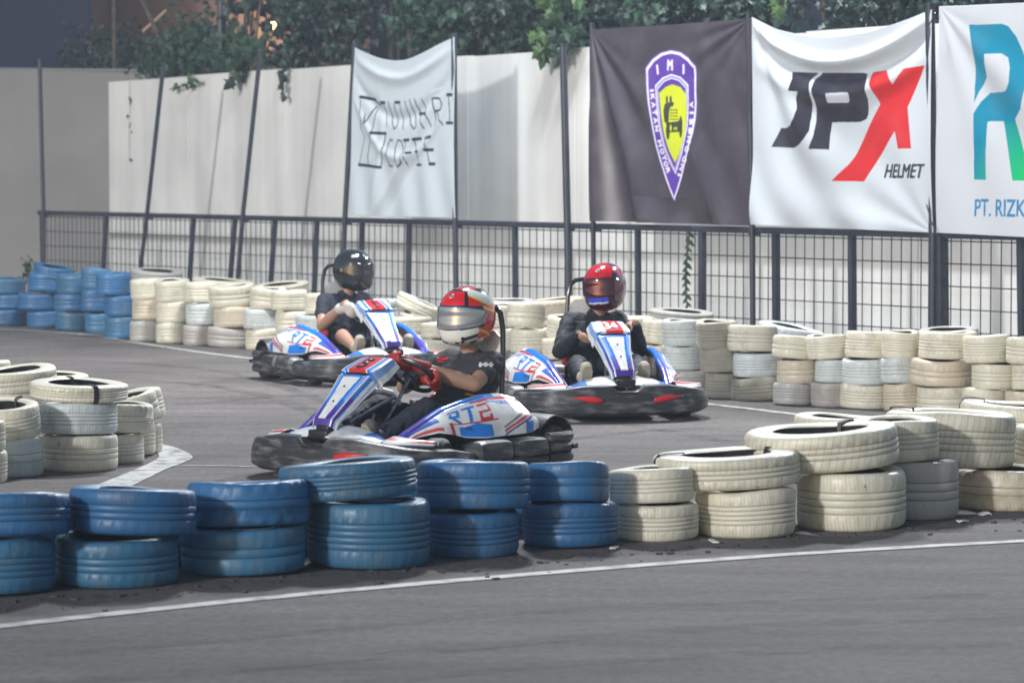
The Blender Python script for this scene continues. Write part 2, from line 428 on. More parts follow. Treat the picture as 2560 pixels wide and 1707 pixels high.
M['line'] = mat('worn_line_paint', (0.50, 0.50, 0.48), 0.6, noise_=((0.17, 0.16, 0.155), 9, 0.45, 0.66), bump=(60, 0.3))
def ribbon(name, pts, z=0.004, m=None):
    """pts: (xd, yd, half-width m) centre line given where it lies on the ground"""
    C_ = [(G(x, y), w) for x, y, w in pts]
    # densify
    L = []
    for i in range(len(C_) - 1):
        p0 = C_[max(i - 1, 0)][0]; p1, w1 = C_[i]; p2, w2 = C_[i + 1]; p3 = C_[min(i + 2, len(C_) - 1)][0]
        for k in range(12):
            t = k / 12
            p = 0.5 * ((2 * p1) + (p2 - p0) * t + (2 * p0 - 5 * p1 + 4 * p2 - p3) * t * t + (3 * p1 - p0 - 3 * p2 + p3) * t ** 3)
            L.append((p, lerp(w1, w2, t)))
    L.append(C_[-1]); vs = []; n = len(L)
    for i, (p, w) in enumerate(L):
        d = (L[min(i + 1, n - 1)][0] - L[max(i - 1, 0)][0]).normalized(); s_ = Vector((-d.y, d.x, 0))
        j = 1 + 0.10 * noise.noise(p * 3.1)
        vs += [p + s_ * w * j + Vector((0, 0, z)), p - s_ * w * j + Vector((0, 0, z))]
    fs = [(2 * i, 2 * i + 1, 2 * i + 3, 2 * i + 2) for i in range(n - 1)]
    return tag(obj(name, pydata(vs, fs, False), None, m or M['line']), kind='structure')
ribbon('track_line', [(-300, 1478, .05), (0, 1439, .05), (600, 1375, .05), (1200, 1321, .05), (1800, 1275, .05), (2352, 1243, .048), (2700, 1228, .045)])
ribbon('track_edge_line', [(-200, 748, .05), (150, 765, .05), (330, 790, .05), (480, 812, .05), (700, 838, .05), (1100, 880, .05), (1500, 915, .05), (1650, 931, .05), (1820, 951, .055), (2100, 985, .05), (2500, 1025, .05)])
# wide worn stripe that hooks round the tyre island
vs = [G(x, y, .004) for x, y in [(-150, 1152), (60, 1139), (180, 1131), (230, 1110), (290, 1086), (345, 1062), (365, 1048), (358, 1036), (338, 1028), (300, 1030),
                                 (300, 1021), (350, 1017), (400, 1026), (442, 1047), (420, 1062), (380, 1077), (330, 1102), (262, 1131), (200, 1142), (60, 1148), (-150, 1162)]]
_o = []
for i in range(len(vs)):
    p0_, p1_, p2_, p3_ = vs[i - 1], vs[i], vs[(i + 1) % len(vs)], vs[(i + 2) % len(vs)]
    for k in range(6):
        t_ = k / 6; _o.append(.5 * ((2 * p1_) + (p2_ - p0_) * t_ + (2 * p0_ - 5 * p1_ + 4 * p2_ - p3_) * t_ * t_ + (3 * p1_ - p0_ - 3 * p2_ + p3_) * t_ ** 3))
vs = _o
bm = bmesh.new(); bm.faces.new([bm.verts.new(v) for v in vs]); me = bpy.data.meshes.new('m'); bm.to_mesh(me); bm.free()
tag(obj('island_stripe', me, None, M['line']), kind='structure')
ribbon('thin_track_line', [(395, 1072, .012), (470, 1071, .012), (600, 1074, .012), (900, 1084, .012)], z=.008)

sk = bpy.data.materials.new('skid_rubber'); sk.use_nodes = True; _t = sk.node_tree; _b = _t.nodes['Principled BSDF']; _b.inputs['Base Color'].default_value = (.03, .028, .028, 1); _b.inputs['Roughness'].default_value = .7
_tx = _t.nodes.new('ShaderNodeTexCoord'); _n = _t.nodes.new('ShaderNodeTexNoise'); _n.inputs['Scale'].default_value = 3.5; _n.inputs['Detail'].default_value = 9; _n.inputs['Roughness'].default_value = .75
_r = _t.nodes.new('ShaderNodeMapRange'); _r.inputs[1].default_value = .42; _r.inputs[2].default_value = .72; _r.inputs[4].default_value = .55
_t.links.new(_tx.outputs['Object'], _n.inputs['Vector']); _t.links.new(_n.outputs['Fac'], _r.inputs[0]); _t.links.new(_r.outputs[0], _b.inputs['Alpha'])
for i, (pts, w) in enumerate([([(-200, 860), (150, 830), (480, 850), (700, 905), (900, 985)], .07), ([(-200, 905), (180, 868), (520, 892), (760, 960), (980, 1060)], .09), ([(400, 930), (900, 905), (1500, 985), (2100, 1100)], .08),
     ([(1300, 1010), (1650, 985), (2100, 1060)], .07), ([(-200, 1530), (500, 1470), (1300, 1400), (2100, 1370), (2600, 1350)], .06), ([(-200, 1590), (600, 1530), (1500, 1450), (2600, 1400)], .09), ([(300, 1640), (1100, 1540), (1900, 1490), (2600, 1470)], .07)]):
    ribbon('skid_mark', [(x, y, w) for x, y in pts], z=.002 + .0004 * i, m=sk)

# dirt and crumbs of rubber by the front barrier
db = MB()
for i in range(190):
    x = random.uniform(-40, 2400); yb = interp(x, [(0, 1378), (700, 1318), (1600, 1248), (2352, 1185)]) + abs(random.gauss(0, 16)) + 3
    p = G(x, yb); r_ = random.choice([.004, .006, .008, .014])
    rot = Matrix.Rotation(random.uniform(0, 6), 3, 'Z')
    db.box((p.x, p.y, r_ * .3), (r_ * random.uniform(1, 3), r_ * 1.4, r_ * .7), rot)
tag(db.build('rubber_crumbs', mat('crumbs', (0.06, 0.055, 0.05), 0.9)), kind='stuff', label='rubber crumbs and grit scattered along the foot of the front tyres', cat='debris')
cl = [('white plastic scrap lying on asphalt below the right white tyres', 2212, 1200), ('pale leaf lying on asphalt below the first white stack', 1410, 1261), ('white paper scrap nearest the cogged tyre', 2258, 1183), ('pale pebble by the second white stack', 1640, 1247)]
for lb, x, y in cl:
    p = G(x, y); b_ = MB(); pts = [Vector((math.cos(a) * random.uniform(.6, 1) * .05, math.sin(a) * random.uniform(.5, 1) * .03, .006 + .012 * random.random())) for a in [k * PI / 4 for k in range(8)]]
    b_.add(pts + [Vector((0, 0, .014))] + [q - Vector((0, 0, .006)) for q in pts], [(k, (k + 1) % 8, 8) for k in range(8)] + [(k, k + 9, (k + 1) % 8 + 9, (k + 1) % 8) for k in range(8)])
    o = b_.build('litter_scrap', M['white']); o.location = (p.x, p.y, 0.001); o.rotation_euler.z = random.uniform(0, 3); tag(o, lb, 'litter', 'scraps lying by the front barrier')

# ---- white boundary wall
def wall_mat():
    m = bpy.data.materials.new('white_wall'); m.use_nodes = True; t = m.node_tree; b = t.nodes['Principled BSDF']
    tx = t.nodes.new('ShaderNodeTexCoord'); mp = t.nodes.new('ShaderNodeMapping'); mp.inputs['Scale'].default_value = (1, 1, 0.07)
    n = t.nodes.new('ShaderNodeTexNoise'); n.inputs['Scale'].default_value = 3.0; n.inputs['Detail'].default_value = 7
    n2 = t.nodes.new('ShaderNodeTexNoise'); n2.inputs['Scale'].default_value = 0.8; n2.inputs['Detail'].default_value = 6
    t.links.new(tx.outputs['Object'], mp.inputs[0]); t.links.new(mp.outputs[0], n.inputs['Vector']); t.links.new(tx.outputs['Object'], n2.inputs['Vector'])
    r = t.nodes.new('ShaderNodeValToRGB'); e = r.color_ramp.elements
    e[0].position = 0.36; e[0].color = (0.50, 0.50, 0.49, 1); e[1].position = 0.6; e[1].color = (0.68, 0.685, 0.67, 1)
    mx = t.nodes.new('ShaderNodeMixRGB'); mx.inputs[0].default_value = 0.5
    t.links.new(n.outputs['Fac'], mx.inputs[1]); t.links.new(n2.outputs['Fac'], mx.inputs[2]); t.links.new(mx.outputs[0], r.inputs[0])
    t.links.new(r.outputs[0], b.inputs['Base Color']); b.inputs['Roughness'].default_value = 0.7
    return m
M['wall'] = wall_mat()
WOFF = 0.95
w0, z0 = onplane(250, 189, WOFF); w1, z1 = onplane(1340, 112, WOFF)
seams = [250, 432, 655, 880, 1075, 1320, 1590, 1850, 2110, 2352]
ts = [onplane(x, 300, WOFF)[0] for x in seams]; ts += [ts[-1] + 2.6, ts[-1] + 5.2, ts[-1] + 7.8]
bw = empty('boundary_wall', 'long off-white panel wall running behind the mesh fence and banners', 'wall', FP(ts[0], 0, WOFF))
for i in range(len(ts) - 1):
    a, b_ = ts[i] + .004, ts[i + 1] - .004; mb = MB(); n = 16; rings = []
    for k in range(n + 1):
        t = lerp(a, b_, k / n); zt = z0 + (z1 - z0) * (t - w0) / (w1 - w0) + (0.012 if i % 2 else 0)
        o_ = 0.012 * math.sin(PI * k / n) * (1 if i % 3 else -0.6)
        rings.append([FP(t, 0, WOFF + o_) - bw.location, FP(t, zt, WOFF + o_) - bw.location, FP(t, zt, WOFF + .1) - bw.location, FP(t, 0, WOFF + .1) - bw.location])
    mb.loft(rings); mb.build('wall_panel', M['wall'], bw)
# seam battens on the face, where the photo shows lines
for i in range(1, len(ts) - 1):
    t = ts[i]; zt = z0 + (z1 - z0) * (t - w0) / (w1 - w0) - .05
    mb = MB(); mb.tube([FP(t, 0, WOFF - .001) - bw.location, FP(t, zt, WOFF - .001) - bw.location], .006, 6); mb.build('seam', mat('seam', (0.55, 0.55, 0.53), .8), bw)

# grey wall that closes the far left corner
p0 = atY(-700, 160, 47.5); p1 = atY(0, 161, 46.6); p2 = atY(420, 170, 46.0)
gw = empty('corner_wall', 'dull grey plastered wall closing the far left corner', 'wall', (p1.x, p1.y, 0))
mb = MB()
d_ = Vector((p2.x - p0.x, p2.y - p0.y, 0)); nn = Vector((-d_.y, d_.x, 0)).normalized()
rr_ = []
for P_ in (p0, p1, p2):
    q = Vector((P_.x, P_.y, 0)) - gw.location
    rr_.append([q, q + Vector((0, 0, P_.z)), q + Vector((0, 0, P_.z)) + nn * .15, q + nn * .15])
mb.loft(rr_)
mb.build('wall_face', mat('grey_plaster', (0.25, 0.245, 0.24), 0.85, noise_=((0.19, 0.185, 0.18), 0.7, 0.35, 0.7)), gw, 2)
mb = MB(); q0 = Vector((p0.x, p0.y, p0.z)) - gw.location; q1 = Vector((p2.x, p2.y, p2.z)) - gw.location
mb.tube([q0 + nn * .075 + Vector((0, 0, .03)), q1 + nn * .075 + Vector((0, 0, .03))], .035, 4); mb.build('coping', mat('coping', (0.2, 0.2, 0.2), .8), gw)

# ---- buildings far behind; the dark right one is added to cover the sky
def building(name, label, x0, x1, y, h, dpt, m, wins=()):
    e = empty(name, label, 'building', ((x0 + x1) / 2, y, 0))
    mb = MB(); mb.box((0, dpt / 2, h / 2), (x1 - x0, dpt, h)); mb.build('wall', m, e)
    mb = MB(); mb.box((0, dpt / 2, h + .12), (x1 - x0 + .4, dpt + .4, .24)); mb.build('roof', M['black'], e)
    for wx, wz, ww, wh in wins:
        f_ = MB(); X = wx - (x0 + x1) / 2
        f_.box((X, -.03, wz - wh / 2), (ww, .08, .06)).box((X, -.03, wz + wh / 2), (ww, .08, .06)).box((X - ww / 2, -.03, wz), (.06, .08, wh + .06)).box((X + ww / 2, -.03, wz), (.06, .08, wh + .06)).box((X, -.03, wz), (.04, .06, wh))
        fo = f_.build('window', M['fence'], e); g_ = MB(); g_.box((X, -.012, wz), (ww - .06, .01, wh - .06)); g_.build('pane', M['black'], fo)
    return e
xl = lambda xd, Y: atY(xd, 100, Y).x
navy = mat('navy_cladding', (0.010, 0.014, 0.042), 0.9, noise_=((0.016, 0.02, 0.05), 0.6, 0.3, 0.7))
dusk = mat('dusky_plaster', (0.042, 0.036, 0.055), 0.9, noise_=((0.07, 0.058, 0.068), 0.45, 0.3, 0.7))
building('clad_building', 'dark navy clad building rising behind the far left corner', -34, xl(212, 54), 54, 12, 12, navy, [(-20, 7, 2, 1.6), (-16, 7, 2, 1.6), (-24, 7, 2, 1.6)])
building('plaster_building', 'dusky mauve plastered building seen between the vines', xl(216, 56), xl(850, 56), 56, 11, 12, dusk, [(-3.2, 8, 1.6, 1.4), (-.6, 8, 1.6, 1.4)])
building('backdrop', 'very dark blue backdrop added behind the right vines to hide the sky', xl(852, 58), 40, 58, 13, 14, navy, [(4, 9, 2, 1.6), (9, 9, 2, 1.6), (14, 9, 2, 1.6), (20, 9, 2, 1.6)])
# assumed warm wall lamp, itself unseen, that lights the plaster from behind the vines
lp = atY(628, 60, 55.6)
wl = empty('assumed_wall_lamp', 'assumed warm wall lamp hidden behind hanging leaves on the plastered building', 'lamp', (lp.x, lp.y, lp.z))
mb = MB(); mb.box((0, .18, 0), (.1, .36, .06), bev=.01); mb.build('bracket', M['black'], wl)
mb = MB(); mb.ell((0, -.06, 0), (.07, .07, .09)); bulb = mat('lit_bulb', (1, .7, .4), .4)
bulb.node_tree.nodes['Principled BSDF'].inputs['Emission Color'].default_value = (1, .55, .22, 1); bulb.node_tree.nodes['Principled BSDF'].inputs['Emission Strength'].default_value = 1.2
mb.build('bulb', bulb, wl)
ld = bpy.data.lights.new('assumed_lamp_glow', 'POINT'); ld.energy = 260; ld.color = (1.0, .56, .25); ld.shadow_soft_size = .1  # point light added for the assumed lamp
lo = bpy.data.objects.new('assumed_lamp_glow', ld); COL.objects.link(lo); lo.parent = wl; lo.location = (0, -.35, 0)

# ---- mesh fence
FH = 1.28
def postline(xt, xb, yb, ztop=None, yt=None, xtt=None):
    """3-D line through two sights on the fence plane, run down to the ground"""
    t1, z1_ = onplane(xt, interp(xt, [(90, 488), (2352, 545)])); t2, z2_ = onplane(xb, yb)
    tg = t2 + (t2 - t1) * (z2_) / max(z1_ - z2_, .01)
    return (tg, 0), (t1, FH)
fence = empty('mesh_fence', 'long dark steel fence of welded mesh along the far side of the track', 'fence', FP(0, 0))
fl = fence.location
def strut(name, a, b, w, par, base=None, m=None):
    base = base or fl; mb = MB(); A_ = FP(*a) - base; B_ = FP(*b) - base
    d = (B_ - A_).normalized(); L = (B_ - A_).length; q = d.to_track_quat('Z', 'Y').to_matrix()
    mb.box((A_ + B_) / 2, (w, w, L), rot=q, bev=w * .08); return mb.build(name, m or M['fence'], par)
posts = [(96, 98, 600), (245, 238, 600), (445, 437, 620), (540, 529, 640), (632, 622, 650), (728, 722, 665), (832, 828, 670), (940, 938, 670), (1183, 1184, 690),
         (1465, 1466, 700), (1613, 1613, 715), (1782, 1783, 730), (1957, 1958, 740), (2160, 2162, 740), (2345, 2348, 740), (2560, 2562, 760)]
for xt, xb, yb in posts:
    (tg, _), (tt, _) = postline(xt, xb, yb); strut('post', (tg, 0), (tt, FH - .003), .10 if xt == 2160 else (.06 if xt > 1500 else .05), fence)
poles = [  # xtop ytop | x at rail | x y low
    (98, 140, 107, 107, 600, .055, 'leftmost steel pole at the corner of the mesh fence'),
    (383, 150, 345, 330, 615, .055, 'leaning steel pole left of the bare wall panel, second from left'),
    (606, 118, 565, 553, 650, .055, 'leaning steel pole between the wall corner and coffee banner'),
    (823, 98, 800, 792, 690, .06, 'steel pole holding the left edge of the coffee banner'),
    (1051, 82, 1054, 1056, 690, .062, 'steel pole holding the right edge of the coffee banner'),
    (1302, 105, 1312, 1315, 700, .075, 'bare steel pole under the hanging leaves left of the dark banner'),
    (1368, 58, 1371, 1373, 700, .05, 'steel pole holding the left edge of the dark banner'),
    (1728, 34, 1737, 1738, 720, .055, 'steel pole between the dark banner and the white helmet banner'),
    (2145, 14, 2153, 2152, 740, .085, 'thick steel pole right of the helmet banner')]
for xt, yt, xr, xb, yb, w, lb in poles:
    (tg, _), (tr, _) = postline(xr, xb, yb); tt, zt = onplane(xt, yt)
    e = empty('banner_pole', lb, 'pole', FP(tg, 0, -.045), group='poles rising above the mesh fence')
    base = e.location
    mb = MB(); pts = [FP(tg, 0, -.045) - base, FP(tr, FH, -.045) - base, FP(tt, zt, -.045) - base]
    mb.tube(pts, w * .5, 12); mb.build('tube', M['fence'], e)
    mb = MB(); mb.tube([FP(tt, zt, -.045) - base, FP(tt, zt + .02, -.045) - base], w * .56, 12); mb.build('cap', M['fence'], e)
    mb = MB(); mb.box(FP(tr, FH - .02, -.02) - base, (.11, .05, .05)); mb.build('clamp', M['fence'], e)
tA, tB = onplane(90, 488)[0], onplane(2352, 545)[0] + 8
strut('top_rail', (tA, FH), (tB, FH), .06, fence)
strut('bottom_rail', (tA, .06), (tB, .06), .045, fence)
tp = sorted([postline(*p)[1][0] for p in posts] + [tB]); vx = 0
M['wire'] = mat('mesh_wire', (0.030, 0.032, 0.038), 0.5)
for a, b_ in zip(tp, tp[1:]):
    mb = MB(); n = max(2, round((b_ - a) / .132))
    for k in range(1, n):
        t = lerp(a, b_, k / n); mb.tube([FP(t, .07, .012) - fl, FP(t, FH - .02, .012) - fl], .0052, 4)
    for z in [.07 + .193 * q for q in range(7)]:
        if z < FH - .05: mb.tube([FP(a, z, .02) - fl, FP(b_, z, .02) - fl], .0055, 4)
    mb.build('mesh_panel', M['wire'], fence)

# ================================================================== BANNERS
def banner(name, label, zm, outline_top, BL, BR, base, paint, fold, nu, nv, parts_m):
    """zm maps the tracing coordinates to the photo; the cloth hangs in the plane of the fence"""
    def T(p):
        x, y = zm(*p); return onplane(x / K, y / K, -.05)
    top = [T(p) for p in outline_top]; bl = T(BL); br = T(BR)
    us = [(p[0] - top[0][0]) / (top[-1][0] - top[0][0]) for p in top]
    # smooth the top edge
    uu = np.linspace(0, 1, nu + 1); zt = np.interp(uu, us, [p[1] for p in top])
    ker = np.ones(31) / 31; zs = np.convolve(np.pad(zt, 15, mode='reflect', reflect_type='odd'), ker, 'valid'); zt = zs
    tt = np.interp(uu, [0, 1], [top[0][0], top[-1][0]]); tb = np.interp(uu, [0, 1], [bl[0], br[0]]); zb = np.interp(uu, [0, 1], [bl[1], br[1]])
    V = np.linspace(0, 1, nv + 1)[:, None]
    Tt = tb[None, :] * (1 - V) + tt[None, :] * V; Z = zb[None, :] * (1 - V) + zt[None, :] * V
    # colours in plane coordinates
    C = np.ones(Tt.shape + (4,)); C[..., :3] = base
    paint(Tt, Z, C, T)
    U = np.broadcast_to(uu[None, :], Tt.shape)
    D = fold(U, np.broadcast_to(V, Tt.shape))
    o0 = np.array(FA) + np.array(FN) * -.075
    P = o0 + Tt[..., None] * np.array(FU) - D[..., None] * np.array(FN)
    P[..., 2] = Z
    c0 = P[0, nu // 2].copy(); P -= c0
    ob = obj(name, gridmesh(P, C), None, parts_m); ob.location = c0; solid(ob, .0015, 0)
    tag(ob, label, 'banner', 'banners hung along the fence'); return ob
M['cloth'] = attr_mat('banner_vinyl', 0.34, dirt=0.12, trans=0.12, dirtcol=(.4, .4, .38), dscale=3)
M['cloth'].node_tree.nodes['Principled BSDF'].inputs['Specular IOR Level'].default_value = 0.5
def polyT(T, pts): return [T(p) for p in pts]
def ridge(x, w): return np.exp(-(x / w) ** 2)

zmA = lambda x, y: (800 + x * .35714, y * .35714)
def paintA(X, Y, C, T):
    c = srgb(35, 50, 66)
    px = 0.35714 / 225
    def st(pts, w): C[instroke(X, Y, polyT(T, pts), (w + 2.5) * px), :3] = c
    th, tn = 19, 7
    st([(297, 680), (395, 700)], th); st([(388, 702), (430, 742)], 12); st([(300, 690), (297, 900), (322, 960), (282, 1150)], 5)
    st([(396, 748), (325, 868), (330, 800)], 10); st([(405, 760), (372, 930), (342, 1100), (352, 1150)], 8)
    st([(370, 932), (476, 936)], th); st([(474, 940), (448, 1168)], 9); st([(280, 1154), (446, 1172)], th)
    st([(435, 720), (462, 720)], th); st([(450, 722), (482, 890)], 5)
    st([(488, 716), (512, 850), (535, 905), (553, 890), (556, 860), (530, 730)], 8)
    st([(538, 718), (572, 718)], th); st([(572, 720), (600, 905)], 7)
    st([(612, 712), (648, 870), (672, 905), (690, 890), (684, 850), (645, 700)], 9)
    st([(680, 698), (738, 900)], 9); st([(726, 695), (780, 890)], 8); st([(703, 798), (754, 796)], 20)
    st([(792, 688), (822, 880)], 11); st([(792, 690), (840, 690), (858, 735), (846, 772), (812, 778)], 11); st([(815, 778), (874, 876)], 9)
    st([(915, 665), (926, 862)], 8); st([(897, 665), (936, 665)], 20); st([(902, 862), (945, 863)], 18)
    st([(528, 985), (510, 978), (494, 1015), (490, 1090), (502, 1160), (526, 1165)], 9)
    st([(565, 980), (548, 1040), (556, 1130), (575, 1172), (600, 1140), (603, 1050), (588, 990), (565, 980)], 9)
    st([(605, 983), (638, 981)], th); st([(612, 985), (622, 1165)], 6); st([(630, 1072), (656, 1070)], 14)
    st([(672, 977), (713, 973)], th); st([(680, 980), (694, 1150)], 6); st([(680, 1064), (694, 1062)], 12)
    st([(742, 968), (790, 957)], th); st([(742, 1050), (802, 1050)], th); st([(782, 1150), (817, 1148)], th); st([(740, 972), (782, 1150)], 9); st([(680, 1156), (719, 1155)], 14)
def foldA(u, v):
    d = np.zeros(u.shape)
    for k, (c, w, a) in enumerate([(.05, .03, .05), (.16, .04, -.05), (.27, .035, .05)]):
        sag = 1 - c - 1.1 * (1 - (2 * u - 1) ** 2) * c * 1.2
        d += a * ridge(v - sag, w) * (1 - (2 * u - 1) ** 4)
    d += .055 * ridge((v - .02) - (u - .25) * 1.25, .045) * (v < .75) * ridge(u - .5, .4) - .04 * ridge(v - (u - .33) * 1.25, .06) * ridge(u - .55, .35)
    d += .03 * ridge(u - .2 - .1 * np.sin(v * 3), .03) * ridge(v - .35, .35) + .022 * np.sin(u * 26 + v * 5) * ridge(v - .1, .28) + .018 * np.sin(u * 11 - 7 * v)
    return d * .5
banner('coffee_banner', 'narrow white banner with thin black coffee lettering, sagging at its top', zmA,
       [(255, 335), (350, 378), (450, 415), (540, 428), (620, 420), (740, 372), (850, 312), (950, 262)], (215, 1505), (960, 1528),
       srgb(205, 215, 223), paintA, foldA, 300, 420, M['cloth'])

zmB = lambda x, y: (1440 + x * .3698, 20 + y * .3699)
def paintB(X, Y, C, T):
    sh = [(485, 410), (530, 350), (590, 307), (655, 290), (720, 303), (778, 342), (825, 397), (831, 520), (833, 640), (822, 750), (805, 850), (770, 990), (725, 1150), (675, 1302), (620, 1170), (575, 1030), (545, 920), (522, 790), (500, 640), (490, 520)]
    def sc(ps, f, g=None, c=(662, 760)): return [(c[0] + (x - c[0]) * f, c[1] + (y - c[1]) * (g or f)) for x, y in ps]
    def fill(ps, col): C[inpoly(X, Y, polyT(T, ps)), :3] = col
    purple, white, yel, lil, dk = srgb(100, 64, 168), srgb(232, 230, 242), srgb(214, 224, 40), srgb(150, 150, 215), srgb(62, 70, 58)
    fill(sc(sh, 1.045, 1.02), srgb(108, 80, 160)); fill(sh, white); fill(sc(sh, .925, .958), purple)
    inn = [(548, 525), (600, 472), (660, 448), (720, 466), (775, 520), (779, 640), (772, 800), (735, 985), (685, 1125), (640, 1040), (600, 930), (570, 780), (555, 640)]
    c2 = (664, 770)
    fill(inn, white); fill(sc(inn, .93, .965, c2), lil); fill(sc(inn, .87, .925, c2), white); fill(sc(inn, .83, .90, c2), purple)
    fill([(575, 578), (620, 536), (665, 518), (720, 536), (758, 587), (765, 700), (752, 860), (715, 980), (683, 1048), (645, 970), (612, 860), (590, 720)], yel)
    def el(cx, cy, rx, ry, col): fill([(cx + rx * math.cos(a), cy + ry * math.sin(a)) for a in np.linspace(0, 6.28, 24)], col)
    el(628, 622, 8, 28, dk); el(654, 620, 8, 26, dk); fill([(612, 650), (660, 632), (678, 645), (668, 668), (700, 690), (712, 770), (640, 790), (612, 770), (604, 700)], dk)
    fill([(645, 690), (655, 668), (690, 668), (704, 720), (706, 772), (642, 772)], yel)
    for j in range(4):
        for i in range(3): fill([(652 + i * 17, 686 + j * 21), (664 + i * 17, 686 + j * 21), (664 + i * 17, 696 + j * 21), (652 + i * 17, 696 + j * 21)], dk)
    fill([(625, 775), (735, 765), (732, 838), (630, 845)], dk); el(637, 830, 13, 62, dk); el(724, 805, 12, 75, dk); el(656, 812, 6, 22, yel); el(694, 815, 5, 12, yel); el(680, 816, 4, 10, yel)
    def letter(ch, cx, cy, w, h, ang):
        ca, sa = math.cos(ang), math.sin(ang)
        q = [(cx + x * ca - y * sa, cy + x * sa + y * ca) for x, y in ((-w / 2, h / 2), (w / 2, h / 2), (w / 2, -h / 2), (-w / 2, -h / 2))]
        C[intext(X, Y, ch, polyT(T, q), .008), :3] = white
    letter('I', 565, 418, 7, 64, -.12); letter('M', 651, 388, 32, 70, 0); letter('I', 743, 416, 7, 64, .03)
    pl = [(524, 556), (530, 598), (536, 652), (543, 704), (550, 758), (558, 812), (576, 912), (591, 966), (604, 1010), (616, 1052), (630, 1094), (643, 1136)]
    for i, ch in enumerate('IKATANMOTOR'):
        a, b_ = pl[i], pl[i + 1]; an = math.atan2(b_[1] - a[1], b_[0] - a[0])
        letter(ch, a[0] + 2, a[1] + 4, 11 if ch == 'I' else (40 if ch == 'M' else 36), 25, an)
    pr = [(712, 1130), (730, 1078), (750, 1022), (768, 955), (783, 890), (792, 830), (796, 770), (798, 710), (797, 655), (795, 590)]
    for i, ch in enumerate('INDONESIA'):
        a, b_ = pr[i], pr[i + 1]; an = math.atan2(b_[1] - a[1], b_[0] - a[0])
        letter(ch, a[0], a[1], 11 if ch == 'I' else 40, 25, an)
def foldB(u, v):
    d = .012 * np.sin(u * 9 + 2 * v)
    r = np.hypot(u, 1 - v); th = np.arctan2(1 - v, u + 1e-6)
    d += .085 * np.sin(th * 17 + .4) * np.clip(r * 1.4, 0, 1) * np.exp(-((th - 1.25) / .36) ** 2)
    r2 = np.hypot(1 - u, 1 - v); t2 = np.arctan2(1 - v, 1.0001 - u)
    d += .045 * np.sin(t2 * 17) * np.clip(r2 * 1.2, 0, 1) * np.exp(-((t2 - .5) / .4) ** 2) * np.exp(-r2 * 2)
    d += .035 * np.sin(u * 24 + v * 3) * np.exp(-v * 3.5) + .02 * np.sin(u * 26 + v * 9) * np.exp(-((v - .3) / .25) ** 2) * (u > .5)
    return d * (1 - .85 * np.exp(-((u - .48) / .2) ** 4) * np.clip((v - .02) * 9, 0, 1))
banner('emblem_banner', 'dark grey banner with purple and yellow pointed shield emblem', zmB,
       [(125, 150), (400, 130), (650, 116), (900, 98), (1100, 80), (1195, 72)], (127, 1440), (1186, 1472), srgb(72, 66, 76), paintB, foldB, 640, 800, M['cloth'])

zmC = lambda x, y: (1840 + x * .39539, y * .3954)
def paintC(X, Y, C, T):
    def fill(ps, col): m = inpoly(X, Y, polyT(T, ps)); C[m, :3] = col
    dk, rd, wh = srgb(48, 46, 58), srgb(212, 44, 50), srgb(203, 210, 217)
    fill([(362, 457), (527, 462), (503, 488), (492, 525), (500, 570), (507, 640), (500, 740), (498, 830), (470, 880), (430, 915), (380, 937), (238, 930), (290, 810), (325, 812), (365, 795), (398, 750), (414, 690), (403, 625), (418, 580), (358, 577), (372, 500)], dk)
    fill([(552, 462), (800, 462), (832, 468), (842, 500), (840, 560), (848, 620), (845, 720), (830, 755), (790, 773), (622, 775), (612, 850), (612, 947), (497, 943), (522, 870), (530, 760), (527, 640), (514, 570), (520, 505)], dk)
    fill([(605, 592), (735, 585), (743, 600), (740, 640), (730, 652), (608, 653)], wh)
    fill([(868, 458), (962, 447), (1007, 535), (1075, 435), (1213, 416), (1095, 680), (1130, 940), (1042, 942), (1018, 832), (905, 1000), (812, 1148), (623, 1146), (720, 1040), (755, 990), (850, 790), (920, 660), (862, 530)], rd)
    C[intext(X, Y, 'HELMET', polyT(T, [(943, 1125), (1200, 1125), (1215, 1040), (960, 1040)]), .007), :3] = srgb(58, 58, 66)
def foldC(u, v):
    d = np.zeros(u.shape)
    for c, w, a in [(.03, .03, .05), (.10, .03, -.035), (.2, .05, .03)]:
        d += a * ridge(v - (1 - c - .1 * (1 - (2 * u - 1) ** 2)), w) * (1 - (2 * u - 1) ** 6)
    r = np.hypot(u, 1 - v); th = np.arctan2(1 - v, u + 1e-6)
    d += .035 * np.sin(th * 14) * np.clip(r * 1.6, 0, 1) * np.exp(-((th - 1.1) / .38) ** 2) * np.exp(-r * .6)
    d += .02 * np.sin(u * 9 - v * 3) + .028 * np.sin(u * 22 + v * 14) * np.exp(-v * 5) * (1 - u)
    r2 = np.hypot(1 - u, v); t2 = np.arctan2(v, 1.0001 - u)
    d += .02 * np.sin(t2 * 12) * np.clip(r2 * 1.5, 0, 1) * np.exp(-r2 * 1.5)
    return d
banner('helmet_banner', 'white banner with large black and red helmet maker lettering', zmC,
       [(112, 110), (250, 185), (400, 220), (550, 236), (700, 232), (850, 205), (1000, 155), (1250, 62)], (105, 1420), (1262, 1472), srgb(203, 210, 217), paintC, foldC, 480, 540, M['cloth'])
